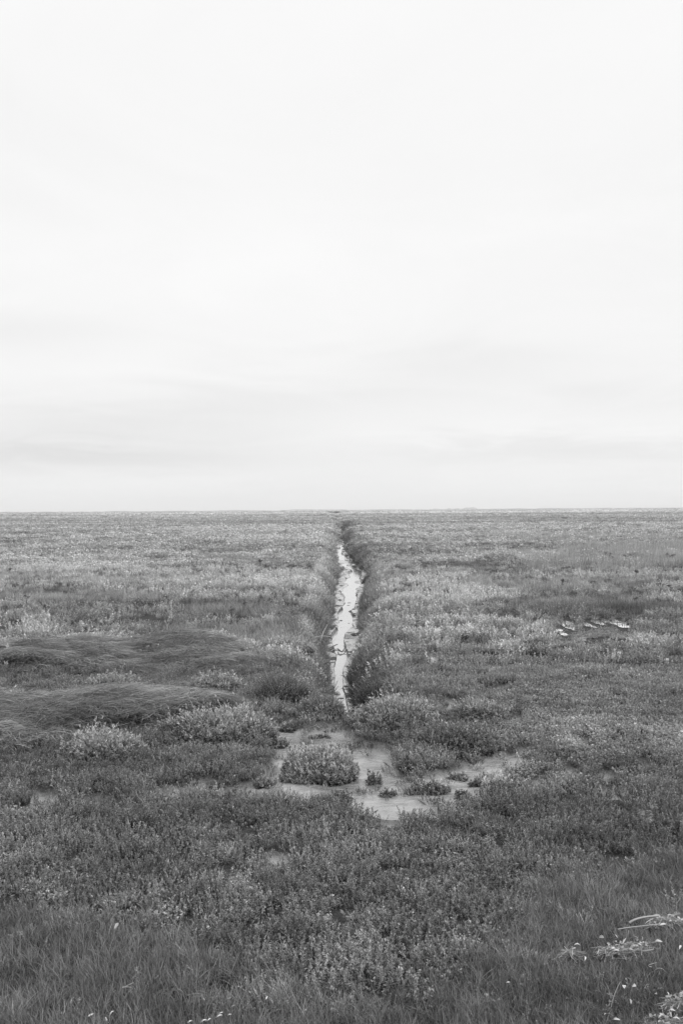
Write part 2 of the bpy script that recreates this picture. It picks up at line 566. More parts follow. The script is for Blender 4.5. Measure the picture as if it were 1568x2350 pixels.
# ------------------------------------------------------------------ the ground, one sheet to the horizon
ysn = [-8.0]
while ysn[-1] < 5.6:
    ysn.append(ysn[-1] + (0.5 if ysn[-1] < 2.5 else 0.06))
while ysn[-1] < 11.5:
    ysn.append(ysn[-1] + 0.028)
while ysn[-1] < 5400:
    ysn.append(ysn[-1] * 1.009 if ysn[-1] < 1500 else ysn[-1] * 1.05)
ysn = np.array(ysn)
ii = np.arange(-262, 263)
xsn = np.sinh(ii * math.asinh(3300) / 262)
gx, gy = np.meshgrid(xsn, ysn)
gz, gs, gm, gpd = height(gx, gy)
nx, ny = len(xsn), len(ysn)
idx = np.arange(nx * ny).reshape(ny, nx)
q = np.stack([idx[:-1, :-1], idx[:-1, 1:], idx[1:, 1:], idx[1:, :-1]], -1).reshape(-1, 4)
mudattr = np.clip(np.maximum(gm * 1.4, sst(1.0 - gs / 0.05)), 0, 1)
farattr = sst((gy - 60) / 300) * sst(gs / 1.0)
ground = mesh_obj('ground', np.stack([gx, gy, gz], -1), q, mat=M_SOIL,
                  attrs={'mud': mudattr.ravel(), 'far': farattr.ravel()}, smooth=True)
tag(ground, kind='structure')

# the wet bed of the ditch with its shelves, fine
yb = [10.2]
while yb[-1] < 140:
    yb.append(yb[-1] * 1.0028)
yb = np.array(yb)
fb = np.linspace(-0.16, 1.16, 84)
xl, xr = np.interp(yb, ey, el_), np.interp(yb, ey, er_)
bx = xl[:, None] + (xr - xl)[:, None] * fb[None, :]
by = np.repeat(yb[:, None], len(fb), 1)
cth = 0.55 + 0.75 * fbm(yb * 0.30, yb * 0 + 2.2, 3)[:, None] * 1.5
dth = np.abs(fb[None, :] - cth + 0.22 * fbm(by * 0.9, bx * 1.5, 3, off=6))
shelf = sst((dth - 0.20) / 0.07)
lip = sst(fbm(bx * 1.1 + 5, by * 0.55, 4, 0.55, off=9) * 9 + 0.3)
bz = WZ - 0.030 + 0.055 * shelf + 0.060 * lip * shelf + 0.05 * fbm(bx * 5, by * 2.2, 4, 0.6, off=3)
q = np.arange(bx.size).reshape(bx.shape)
qq = np.stack([q[:-1, :-1], q[:-1, 1:], q[1:, 1:], q[1:, :-1]], -1).reshape(-1, 4)
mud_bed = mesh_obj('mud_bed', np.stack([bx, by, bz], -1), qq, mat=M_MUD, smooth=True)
tag(mud_bed, kind='structure')

yw = np.concatenate([np.arange(10.3, 140, 1.0), np.arange(140, 660, 8.0)])
wl, wr = np.interp(yw, ey, el_) - 0.12, np.interp(yw, ey, er_) + 0.12
wz = WZ - 0.15 * sst((yw - 140) / 60)
v = np.stack([np.stack([wl, yw, wz], -1), np.stack([wr, yw, wz], -1)], 1).reshape(-1, 3)
k = np.arange(len(yw) - 1) * 2
water = mesh_obj('stream_water', v, np.stack([k, k + 1, k + 3, k + 2], -1), mat=M_WATER)
tag(water, kind='structure')


def blob_ring(cx, cy, rx, ry, z, seed, n=36, amp=0.75):
    a = np.linspace(0, 2 * np.pi, n, endpoint=False)
    r = 1 + amp * 2 * fbm(np.cos(a) * 1.6 + seed, np.sin(a) * 1.6 + seed * 3, 3)
    return np.stack([cx + rx * r * np.cos(a), cy + ry * r * np.sin(a), np.full(n, z)], -1)


for i, (u, v_, a, b_) in enumerate(PUDDLES):
    x0, y0 = gp(u, v_, -0.044)
    x1 = gp(u + a, v_, -0.044)[0]
    ya, yb2 = gp(u, v_ + b_, -0.044)[1], gp(u, v_ - b_, -0.044)[1]
    ring = blob_ring(x0, (ya + yb2) / 2, (x1 - x0) * 1.3, (yb2 - ya) / 2 * 1.35, -0.044 + 0.0006 * i, i * 3.7)
    vv = np.concatenate([[[x0, (ya + yb2) / 2, -0.044 + 0.0006 * i]], ring])
    t = np.stack([np.zeros(36, int), 1 + np.arange(36), 1 + (np.arange(36) + 1) % 36], -1)
    tag(mesh_obj('puddle', vv, tris=t, mat=M_PUDDLE), kind='structure')


# ------------------------------------------------------------------ plant pieces
def unit(a):
    return a / np.maximum(np.linalg.norm(a, axis=-1, keepdims=True), 1e-9)


class Geo:
    def __init__(s):
        s.v, s.q, s.sh, s.n = [], [], [], 0

    def add(s, v, q, sh):
        s.v.append(v.reshape(-1, 3)); s.q.append(q.reshape(-1, 4) + s.n); s.sh.append(sh.ravel()); s.n += v.reshape(-1, 3).shape[0]

    def leaves(s, P, D, L, W, rng, shade, up=0.6, curl=0.25):
        """one bent diamond per leaf"""
        n = len(P)
        D = unit(D)
        nrm = unit(rng.normal(size=(n, 3)) * (1 - up) + np.array([0, 0, 1.0]) * up)
        S = unit(np.cross(D, nrm)); N = np.cross(S, D)
        L, W = np.broadcast_to(L, n)[:, None], np.broadcast_to(W, n)[:, None]
        m = P + D * L * 0.5 + N * L * curl * 0.25
        v = np.stack([P, m + S * W * 0.5, P + D * L - N * L * curl * 0.2, m - S * W * 0.5], 1)
        q = np.arange(n * 4).reshape(n, 4)
        s.add(v, q, np.repeat(np.broadcast_to(shade, n), 4))

    def strips(s, C, W, side, shade):
        """ribbons: C (n, k, 3) centre lines, W (n, k), side (n, 3)"""
        n, k, _ = C.shape
        o = side[:, None, :] * (W[..., None] * 0.5)
        v = np.stack([C - o, C + o], 2).reshape(n, k * 2, 3)
        b0 = (np.arange(n) * k * 2)[:, None] + (np.arange(k - 1) * 2)[None, :]
        q = np.stack([b0, b0 + 1, b0 + 3, b0 + 2], -1)
        s.add(v, q, np.repeat(np.broadcast_to(shade, n), k * 2))

    def obj(s, name, mat, link=False, parent=None):
        return mesh_obj(name, np.concatenate(s.v), np.concatenate(s.q), mat=mat, link=link, parent=parent,
                        attrs={'shade': np.concatenate(s.sh)})


def add_sprigs(g, base, tipdir, H, nl, leafL, leafW, rng, shade, stem=0.0025, bushy=0.55, stemgeo=None, tip_gain=0.75):
    """upright leafy shoots: base (n,3), tipdir (n,3), H (n,), nl leaves each"""
    n = len(base)
    tipdir = unit(tipdir)
    bend = rng.normal(size=(n, 3)) * 0.15
    ts = np.linspace(0, 1, 4)
    C = base[:, None, :] + tipdir[:, None, :] * (H[:, None, None] * ts[None, :, None]) + bend[:, None, :] * (H[:, None, None] * (ts ** 2)[None, :, None])
    side = unit(np.cross(tipdir, rng.normal(size=(n, 3))))
    (stemgeo or g).strips(C, np.full((n, 4), stem) * np.array([1.2, 1, 0.8, 0.4]), side, shade * 0.6)
    t = rng.random((n, nl)) ** 0.7 * 0.85 + 0.15
    P = base[:, None, :] + tipdir[:, None, :] * (H[:, None] * t)[..., None] + bend[:, None, :] * (H[:, None] * t ** 2)[..., None]
    rnd = unit(rng.normal(size=(n, nl, 3)))
    D = unit(tipdir[:, None, :] * (0.35 + 0.5 * t[..., None]) + rnd * bushy)
    L = leafL * (0.7 + 0.6 * rng.random((n, nl))) * (1.1 - 0.4 * t)
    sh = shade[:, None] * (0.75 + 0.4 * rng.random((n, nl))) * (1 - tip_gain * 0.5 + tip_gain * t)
    # a share of leaves show their pale underside
    sh = sh * np.where(rng.random((n, nl)) < 0.08, 1.5, 1.0)
    g.leaves(P.reshape(-1, 3), D.reshape(-1, 3), L.ravel(), L.ravel() * leafW, rng, sh.ravel())


def disc(n, r, rng):
    a, q = rng.random(n) * 2 * np.pi, np.sqrt(rng.random(n)) * r
    return np.stack([q * np.cos(a), q * np.sin(a), np.zeros(n)], -1)


def lib(name, makers):
    c = bpy.data.collections.new(name)
    for i, f in enumerate(makers):
        o = f(np.random.default_rng(100 + i * 7 + len(name)))
        o.name = '%s_%02d' % (name, i)
        c.objects.link(o)
    return c


def shoot_clump(n, r, h, nl, ll, lw, mat, bushy=0.55, stem=0.0025):
    def f(rng):
        g = Geo()
        b = disc(n, r, rng)
        d = np.stack([b[:, 0] / r * 0.35, b[:, 1] / r * 0.35, np.ones(n)], -1) + rng.normal(size=(n, 3)) * 0.22
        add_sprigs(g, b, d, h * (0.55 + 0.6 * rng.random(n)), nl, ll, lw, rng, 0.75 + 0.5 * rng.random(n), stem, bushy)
        return g.obj('clump', mat)
    return f


def grass_tuft(n, r, L, w, lean, mat, seg=5, droop=0.9, wind=0.3):
    def f(rng):
        g = Geo()
        b = disc(n, r, rng)
        a = rng.random(n) * 2 * np.pi
        out = np.stack([np.cos(a), np.sin(a), a * 0], -1)
        out[:, 0] += wind
        le = L * (0.45 + 0.75 * rng.random(n))
        ln = lean * (0.3 + 1.2 * rng.random(n))
        t = np.linspace(0, 1, seg)
        ang = ln[:, None] + droop * ln[:, None] * t[None, :] ** 1.5 * 1.6
        ds = le[:, None] / (seg - 1)
        hx = np.concatenate([np.zeros((n, 1)), np.cumsum(np.sin(ang[:, :-1]) * ds, 1)], 1)
        hz = np.concatenate([np.zeros((n, 1)), np.cumsum(np.cos(ang[:, :-1]) * ds, 1)], 1)
        C = b[:, None, :] + out[:, None, :] * hx[..., None]
        C[..., 2] = np.maximum(hz, 0.004)
        side = unit(np.cross(out, np.array([0, 0, 1.0])) + rng.normal(size=(n, 3)) * 0.3)
        W = w * (0.7 + 0.6 * rng.random(n))[:, None] * np.array([1, 1, 0.85, 0.6, 0.15])[None, :seg]
        sh = 0.65 + 0.6 * rng.random(n)
        sh = np.where(rng.random(n) < 0.10, sh * 1.6, sh)
        g.strips(C, W, side, sh)
        return g.obj('tuft', mat)
    return f


def mat_patch(n, rx, ry, L, w, mat):
    """long fine grass combed flat along +x"""
    def f(rng):
        g = Geo()
        b = np.stack([(rng.random(n) - 0.5) * 2 * rx, (rng.random(n) - 0.5) * 2 * ry, np.zeros(n)], -1)
        le = L * (0.6 + 0.7 * rng.random(n))
        t = np.linspace(0, 1, 7)
        yaw = rng.normal(size=n) * 0.40
        cur = rng.normal(size=n) * 0.9
        hx = le[:, None] * t
        ph = yaw[:, None] + cur[:, None] * t
        C = np.zeros((n, 7, 3))
        C[..., 0] = b[:, 0:1] + hx * np.cos(ph)
        C[..., 1] = b[:, 1:2] + hx * np.sin(ph)
        top = 0.03 + 0.05 * rng.random(n)
        C[..., 2] = top[:, None] * np.sin(np.pi * np.clip(t * 0.85 + 0.02, 0, 1)) ** 0.7
        side = unit(np.stack([-np.sin(yaw), np.cos(yaw), rng.normal(size=n) * 0.3], -1))
        W = w * np.array([1, 1, 1, 0.9, 0.8, 0.5, 0.15])[None, :] * (0.7 + 0.6 * rng.random(n))[:, None]
        sh = 0.6 + 0.65 * rng.random(n)
        sh = np.where(rng.random(n) < 0.12, sh * 1.5, sh)
        g.strips(C, W, side, sh)
        return g.obj('mat', mat)
    return f


def far_patch(n, r, h, ll, mat, grassy=0.0):
    def f(rng):
        g = Geo()
        b = disc(n, r, rng)
        rr = np.hypot(b[:, 0], b[:, 1]) / r
        lump = 0.5 + 0.5 * np.sin(b[:, 0] / r * 5 + rng.random() * 6) * np.cos(b[:, 1] / r * 4 + rng.random() * 6)
        b[:, 2] = h * (1 - rr ** 2) * (0.25 + 0.75 * rng.random(n)) * (0.5 + 0.5 * lump)
        D = rng.normal(size=(n, 3)) * (0.75 - 0.4 * grassy) + np.array([0, 0, 0.7 + grassy])
        L = ll * (0.6 + 0.8 * rng.random(n))
        sh = 0.6 + 0.7 * rng.random(n)
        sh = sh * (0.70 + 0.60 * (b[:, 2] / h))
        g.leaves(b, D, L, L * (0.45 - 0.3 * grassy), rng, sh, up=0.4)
        return g.obj('far', mat)
    return f


L_SHOOT = lib('shoot_clump', [shoot_clump(6, 0.030, 0.095, 32, 0.0118, 0.42, M_SHRUB, 0.62, 0.002)] * 7)
L_CREEP = lib('creeping_clump', [shoot_clump(9, 0.045, 0.045, 18, 0.013, 0.55, M_SHRUB, 0.9, 0.002)] * 4)
L_MIDS = lib('mid_clump', [shoot_clump(13, 0.080, 0.17, 20, 0.028, 0.45, M_SHRUB, 0.75, 0.003)] * 6)
L_PALE = lib('pale_clump', [shoot_clump(12, 0.080, 0.19, 16, 0.042, 0.42, M_PALE, 0.6, 0.003)] * 5)
L_GRASS = lib('grass_tuft', [grass_tuft(46, 0.045, 0.085, 0.0024, 0.55, M_GRASS)] * 7)
L_GRASSM = lib('mid_grass', [grass_tuft(60, 0.12, 0.16, 0.005, 0.45, M_GRASS)] * 4)
L_MAT = lib('grass_mat', [mat_patch(90, 0.14, 0.07, 0.27, 0.0042, M_GRASS)] * 6)
L_TALL = lib('tall_grass', [grass_tuft(40, 0.16, 0.42, 0.008, 0.18, M_GRASS, droop=0.7, wind=0.5)] * 4)
L_FAR1 = lib('far_one', [far_patch(190, 0.26, 0.26, 0.080, M_FAR)] * 6)
L_FARG = lib('far_grass', [far_patch(240, 0.36, 0.10, 0.10, M_FAR, 0.9)] * 3)
L_FAR2 = lib('far_two', [far_patch(150, 0.9, 0.36, 0.22, M_FAR, 0.2)] * 6)
L_FAR3 = lib('far_three', [far_patch(160, 3.6, 0.34, 0.60, M_FAR, 0.1)] * 4)


# ------------------------------------------------------------------ scatter with geometry nodes
def scatter(name, libc, pos, rot, scl, tone, label, cat):
    n = len(pos)
    me = bpy.data.meshes.new(name)
    me.vertices.add(n)
    me.vertices.foreach_set('co', np.asarray(pos, np.float32).ravel())
    for nm, tp, arr, key in (('rot', 'FLOAT_VECTOR', rot, 'vector'), ('scl', 'FLOAT_VECTOR', scl, 'vector'), ('tone', 'FLOAT', tone, 'value')):
        a = me.attributes.new(nm, tp, 'POINT')
        a.data.foreach_set(key, np.asarray(arr, np.float32).ravel())
    a = me.attributes.new('pick', 'INT', 'POINT')
    a.data.foreach_set('value', R.integers(0, len(libc.objects), n).astype(np.int32))
    o = bpy.data.objects.new(name, me)
    col.objects.link(o)
    tag(o, label, cat, kind='stuff')
    ng = bpy.data.node_groups.new(name, 'GeometryNodeTree')
    ng.interface.new_socket('Geometry', in_out='INPUT', socket_type='NodeSocketGeometry')
    ng.interface.new_socket('Geometry', in_out='OUTPUT', socket_type='NodeSocketGeometry')
    N, L = ng.nodes, ng.links
    gi, go = N.new('NodeGroupInput'), N.new('NodeGroupOutput')
    iop, ci = N.new('GeometryNodeInstanceOnPoints'), N.new('GeometryNodeCollectionInfo')
    ci.inputs['Collection'].default_value = libc
    ci.inputs['Separate Children'].default_value = True
    ci.inputs['Reset Children'].default_value = True
    iop.inputs['Pick Instance'].default_value = True

    def na(nm, tp):
        q = N.new('GeometryNodeInputNamedAttribute')
        q.data_type = tp
        q.inputs['Name'].default_value = nm
        return q.outputs['Attribute']
    L.new(gi.outputs[0], iop.inputs['Points'])
    L.new(ci.outputs[0], iop.inputs['Instance'])
    L.new(na('pick', 'INT'), iop.inputs['Instance Index'])
    L.new(na('rot', 'FLOAT_VECTOR'), iop.inputs['Rotation'])
    L.new(na('scl', 'FLOAT_VECTOR'), iop.inputs['Scale'])
    L.new(iop.outputs[0], go.inputs[0])
    md = o.modifiers.new('scatter', 'NODES')
    md.node_group = ng
    return o


def field(y0, y1, cell, jit=0.5, half=0.40, pad=0.5):
    """jittered points over the wedge of marsh the photo can see, and a margin"""
    ys_ = np.arange(y0, y1, cell)
    out = []
    for y in ys_:
        w = half * y + pad
        xs_ = np.arange(-w, w, cell)
        out.append(np.stack([xs_, np.full_like(xs_, y)], -1))
    p = np.concatenate(out)
    return p + (R.random(p.shape) - 0.5) * cell * 2 * jit


def field_geo(y0, y1, c0, **kw):
    """cell grows with distance"""
    out = []
    y = y0
    while y < y1:
        c = c0 * (y / y0) ** 0.8
        out.append(field(y, y + c * 0.999, c, **kw))
        y += c
    return np.concatenate(out)


def survey(p, h=0.045):
    x, y = p[:, 0], p[:, 1]
    z, s, mud, pud = height(x, y)
    u, v = plan(x, y)
    y2 = y * EYE / (EYE - h)
    x2 = x * EYE / (EYE - h)
    u2, v2 = plan(x2, y2)
    pud = look(PUDS, u, v)
    for dz in (0.02, 0.05, 0.08, 0.12, 0.16, 0.2, 0.25, 0.3):
        pud = np.maximum(pud, look(PUDS, *plan(x, y, z + dz)))
    u3, v3 = plan(x, y, z + h * 1.5)
    u4, v4 = plan(x, y, z + h * 0.7)
    strm = np.maximum.reduce([look(STREAMD, u3, v3), look(STREAMD, u4, v4), look(STREAMD, *plan(x, y, z + 0.02))])
    open_ = np.maximum.reduce([mud, look(MUDS, u2, v2), pud, look(PUDS, u2, v2), strm])
    return dict(x=x, y=y, z=z, s=s, mud=mud, open=open_, u=u, v=v, grass=look(GRASS, u, v), mat=look(MAT, u, v),
                turf=look(TURF, u, v), tall=look(TALL, u, v), tone=look(TONE, u, v), pud=np.maximum(pud, look(PUDS, u2, v2)))


def place(name, libc, S, keep, sc, tone, label, cat, zs=None, rotz=None, tilt=0.12, zoff=0.0):
    k = np.nonzero(keep)[0]
    n = len(k)
    pos = np.stack([S['x'][k], S['y'][k], S['z'][k] + zoff], -1)
    rz = R.random(n) * 2 * np.pi if rotz is None else rotz[k]
    rot = np.stack([R.normal(size=n) * tilt, R.normal(size=n) * tilt, rz], -1)
    sc = np.broadcast_to(sc, len(S['x']))[k]
    zsc = sc if zs is None else np.broadcast_to(zs, len(S['x']))[k] * sc
    return scatter(name, libc, pos, rot, np.stack([sc, sc, zsc], -1), np.broadcast_to(tone, len(S['x']))[k], label, cat)


def patchy(x, y, f, off):
    """light and dark stands, in world metres, longer across than deep"""
    return fbm(x * f * 0.6, y * f, 4, 0.55, off=off)


# --- near ground, shoots and creeping cover, 3.2 - 12.5 m
P = field(3.0, 12.5, 0.044)
S = survey(P)
pn = patchy(S['x'], S['y'], 1.6, 2)
rn = R.random(len(P))
gap = nrm(fbm(S['x'] * 6.5, S['y'] * 6.5, 2, off=52))
edge_n = 0.45 * nrm(fbm(S['x'] * 9, S['y'] * 9, 2, off=61)) * (S['open'] > 0.02)
base_ok = ((rn > S['open'] * 1.6 + edge_n) | (rn < 0.04)) & (S['s'] > 0.04) & (gap > -1.75 + 0.6 * R.random(len(P)))
hs = 0.90 + 0.16 * nrm(fbm(S['x'] * 1.7, S['y'] * 1.7, 3, off=12)) + 0.16 * nrm(fbm(S['x'] * 7, S['y'] * 7, 2, off=22))
flat = look(blur(ell(1330, 1680, 330, 130), 12), S['u'], S['v'])       # low carpet on the right
hs = hs * (1 - 0.35 * flat)
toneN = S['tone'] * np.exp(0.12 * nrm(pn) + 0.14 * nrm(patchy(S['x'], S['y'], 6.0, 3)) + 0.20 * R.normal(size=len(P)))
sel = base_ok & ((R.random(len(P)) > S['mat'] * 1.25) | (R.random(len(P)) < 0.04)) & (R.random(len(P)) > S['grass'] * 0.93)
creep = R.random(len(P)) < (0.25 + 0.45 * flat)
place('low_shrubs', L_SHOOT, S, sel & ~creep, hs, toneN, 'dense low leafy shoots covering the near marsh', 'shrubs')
place('creeping_cover', L_CREEP, S, sel & creep, 0.9 + 0.5 * R.random(len(P)), toneN * 1.05,
      'creeping small-leaved carpet between the taller shoots', 'ground cover')
gsel = base_ok & ((R.random(len(P)) > S['mat'] * 1.25) | (R.random(len(P)) < 0.04)) & (R.random(len(P)) < S['grass'] + 0.05)
gh = 0.75 + 0.8 * np.clip(fbm(S['x'] * 1.2, S['y'] * 1.2, 3, off=31) + 0.3, 0, 1)
place('grass', L_GRASS, S, gsel, gh, toneN, 'short fine grass in the near foreground', 'grass')

# --- combed grass
P = field(6.5, 26, 0.085)
S = survey(P)
wind = 0.55 * fbm(S['x'] * 0.9, S['y'] * 0.5, 3, off=21) * 2.0
k = (R.random(len(P)) < sst((S['mat'] - 0.2) * 1.7)) & (S['open'] < 0.3) & (S['s'] > 0.1)
lift = 0.11 + 0.045 * nrm(fbm(S['x'] * 0.9, S['y'] * 1.6, 2, off=41))
lift = lift * np.clip((S['mat'] - 0.5) * 3, 0.2, 1)
S['z'] = S['z'] + lift
place('matted_grass', L_MAT, S, k, 0.9 + 0.4 * R.random(len(P)), np.exp(0.22 * nrm(fbm(S['x'] * 1.5, S['y'] * 6.0, 3, off=5)) + 0.22 * R.normal(size=len(P))) * S['tone'] ** 0.5 * 1.15,
      'long fine grass combed flat by the tide', 'grass', rotz=wind, tilt=0.05)

# --- middle distance 12.5 - 36 m
P = field_geo(12.5, 36, 0.105)
S = survey(P, 0.08)
pn = patchy(S['x'], S['y'], 0.55, 6)
fine = patchy(S['x'], S['y'], 2.4, 16)
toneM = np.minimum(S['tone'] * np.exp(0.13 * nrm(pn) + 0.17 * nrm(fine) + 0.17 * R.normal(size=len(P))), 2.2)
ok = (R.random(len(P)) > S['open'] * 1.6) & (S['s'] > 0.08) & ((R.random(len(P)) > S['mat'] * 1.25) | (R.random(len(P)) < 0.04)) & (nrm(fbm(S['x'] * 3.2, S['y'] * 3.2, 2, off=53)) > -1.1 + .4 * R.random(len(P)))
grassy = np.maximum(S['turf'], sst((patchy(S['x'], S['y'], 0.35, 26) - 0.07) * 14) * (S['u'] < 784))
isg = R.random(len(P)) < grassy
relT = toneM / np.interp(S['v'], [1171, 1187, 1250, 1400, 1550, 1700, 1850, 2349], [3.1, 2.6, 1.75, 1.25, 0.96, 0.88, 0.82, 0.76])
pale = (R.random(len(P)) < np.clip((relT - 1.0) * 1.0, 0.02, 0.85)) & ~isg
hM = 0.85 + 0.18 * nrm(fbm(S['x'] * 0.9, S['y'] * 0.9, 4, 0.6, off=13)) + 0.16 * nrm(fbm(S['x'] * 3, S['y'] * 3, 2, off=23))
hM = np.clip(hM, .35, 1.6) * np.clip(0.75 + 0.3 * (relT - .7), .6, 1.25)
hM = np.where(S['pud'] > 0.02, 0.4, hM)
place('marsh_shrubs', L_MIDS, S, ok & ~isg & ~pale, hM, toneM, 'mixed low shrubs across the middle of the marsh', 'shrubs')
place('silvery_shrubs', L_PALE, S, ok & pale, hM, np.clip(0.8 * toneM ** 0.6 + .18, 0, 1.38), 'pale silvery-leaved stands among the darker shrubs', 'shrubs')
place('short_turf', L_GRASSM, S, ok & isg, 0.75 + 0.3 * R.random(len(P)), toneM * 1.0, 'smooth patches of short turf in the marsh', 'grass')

# low creeping cover round the puddles
P = np.stack([R.uniform(2.9, 6.0, 4200), R.uniform(14.2, 18.6, 4200)], -1)
S = survey(P, 0.03)
near_p = np.zeros(len(P))
for dz in (0.0, 0.02, 0.04, 0.06):
    near_p = np.maximum(near_p, look(PUDS, *plan(S['x'], S['y'], S['z'] + dz)))
k = (look(PUDF, S['u'], S['v']) > 0.2) & ((near_p < 0.12) | (R.random(len(P)) < 0.04))
place('creeping_cover', L_CREEP, S, k, 1.5 * (0.6 + 0.5 * R.random(len(P))), S['tone'] * (0.8 + 0.3 * R.random(len(P))), 'low creeping cover around the bright puddles', 'ground cover', zs=0.5)

# --- rough grass and shrubs hanging over the ditch banks
yy = np.exp(R.uniform(math.log(11.2), math.log(120), 9000))
sd = R.random(9000) < 0.5
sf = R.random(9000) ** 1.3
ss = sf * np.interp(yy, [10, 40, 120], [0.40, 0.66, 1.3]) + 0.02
xx = np.where(sd, np.interp(yy, ey, el_) - ss, np.interp(yy, ey, er_) + ss)
S = survey(np.stack([xx, yy], -1))
big = np.interp(yy, [11, 40, 120], [0.75, 1.0, 1.7])
bt = S['tone'] * (0.45 + 0.55 * sf ** 0.5) * np.exp(0.16 * nrm(fbm(yy * 0.45, sd * 5.0, 3))) * np.where(sd, 1.0, 0.85) * np.exp(0.18 * R.normal(size=9000))  # bank shade painted into the plant tone, deepening towards the water
rotb = np.where(sd, 0, np.pi) + R.normal(size=9000) * 0.8
ok = (S['s'] > 0.02) & (S['open'] < 0.3)
gr = R.random(9000) < 0.40
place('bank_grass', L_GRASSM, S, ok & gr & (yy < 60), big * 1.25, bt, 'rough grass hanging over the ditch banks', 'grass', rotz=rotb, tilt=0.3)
place('bank_shrubs', L_MIDS, S, ok & ~gr, big * 1.05, bt, 'dark shrubs crowding the ditch banks, with bank shade in their tone', 'shrubs', tilt=0.35)

# rounded tussocks overhanging the water
n_t = 1500
yt = np.exp(R.uniform(math.log(12.5), math.log(115), n_t))
sdt = R.random(n_t) < 0.42
st = np.interp(yt, [12, 40, 115], [0.10, 0.16, 0.35]) * (0.4 + 1.6 * R.random(n_t))
xt = np.where(sdt, np.interp(yt, ey, el_) - st, np.interp(yt, ey, er_) + st)
keep_t = nrm(fbm(yt * 0.55, sdt * 7.0, 3, off=81)) > -0.1
S = survey(np.stack([xt, yt], -1), 0.03)
S['z'] = S['z'] + 0.10
place('bank_tussocks', L_GRASSM, S, keep_t & (look(STREAMD, *plan(S['x'], S['y'], S['z'] + 0.05)) < 0.5) & (look(STREAMD, *plan(S['x'], S['y'], S['z'] + 0.15)) < 0.5) & (yt > 14.5), np.interp(yt, [12, 40, 115], [0.85, 1.2, 2.0]) * (0.8 + 0.5 * R.random(n_t)),
      S['tone'] * 0.75 * np.exp(0.2 * R.normal(size=n_t)), 'rounded grassy tussocks leaning over the water', 'grass', tilt=0.35)

# --- far marsh
P = field_geo(35, 125, 0.27)
S = survey(P, 0.08)
pn = patchy(S['x'] * 0.4, S['y'], 0.10, 7); fine = patchy(S['x'] * 0.6, S['y'], 0.7, 17)
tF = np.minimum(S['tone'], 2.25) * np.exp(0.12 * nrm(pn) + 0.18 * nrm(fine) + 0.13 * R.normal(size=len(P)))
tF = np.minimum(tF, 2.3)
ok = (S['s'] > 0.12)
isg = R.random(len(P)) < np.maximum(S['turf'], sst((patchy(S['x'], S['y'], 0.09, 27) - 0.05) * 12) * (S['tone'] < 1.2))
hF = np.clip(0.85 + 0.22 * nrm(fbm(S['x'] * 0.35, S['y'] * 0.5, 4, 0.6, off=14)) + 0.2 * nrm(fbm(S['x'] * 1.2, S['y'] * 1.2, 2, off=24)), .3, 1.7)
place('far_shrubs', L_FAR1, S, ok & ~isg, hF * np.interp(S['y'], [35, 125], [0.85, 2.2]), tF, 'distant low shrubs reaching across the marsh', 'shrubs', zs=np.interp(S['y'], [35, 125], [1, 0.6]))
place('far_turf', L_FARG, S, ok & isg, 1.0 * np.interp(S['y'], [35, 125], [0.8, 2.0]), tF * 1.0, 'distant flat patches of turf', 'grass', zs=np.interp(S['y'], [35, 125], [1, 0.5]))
P = field_geo(28, 110, 0.24)
S = survey(P, 0.05)
k = (S['tall'] > 0.4) & (R.random(len(P)) < 0.6 + 0.25 * nrm(patchy(S['x'] * .5, S['y'], .25, 31)))
place('tall_grass', L_TALL, S, k, 0.75 + 0.5 * R.random(len(P)), 1.6 + 0.5 * R.random(len(P)) + 0.2 * nrm(patchy(S['x'], S['y'], .5, 3)), 'taller pale grass on the right side of the marsh', 'grass',
      rotz=R.normal(size=len(P)) * 0.4, tilt=0.08)

P = field_geo(118, 480, 0.95)
S = survey(P, 0.05)
pn = patchy(S['x'] * 0.3, S['y'], 0.030, 8); fine = patchy(S['x'] * 0.4, S['y'], 0.20, 18)
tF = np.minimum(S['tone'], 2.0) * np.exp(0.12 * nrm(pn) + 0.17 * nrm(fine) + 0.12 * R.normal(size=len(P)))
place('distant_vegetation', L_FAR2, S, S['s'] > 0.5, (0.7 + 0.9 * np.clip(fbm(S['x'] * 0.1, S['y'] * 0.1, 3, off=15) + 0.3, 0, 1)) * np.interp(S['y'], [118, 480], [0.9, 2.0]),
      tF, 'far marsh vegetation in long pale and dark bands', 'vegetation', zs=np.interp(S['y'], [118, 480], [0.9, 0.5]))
P = field_geo(460, 2600, 5.0)
S = survey(P, 0.05)
pn = patchy(S['x'] * 0.4, S['y'], 0.010, 9)
inside = ((S['x'] + 1.5) / 15) ** 2 + ((S['y'] - 700) / 130) ** 2
place('horizon_vegetation', L_FAR3, S, (S['s'] > 1.5) & (inside > 1.0), (0.7 + 0.5 * R.random(len(P))) * np.interp(S['y'], [460, 2600], [1, 3]),
      np.exp(0.18 * nrm(pn)) * S['tone'], 'last strip of marsh vegetation below the horizon', 'vegetation', zs=np.interp(S['y'], [460, 2600], [0.8, 0.3]))


# ------------------------------------------------------------------ single bushes
def ground_z(x, y):
    return float(height(np.array([x]), np.array([y]))[0][0])


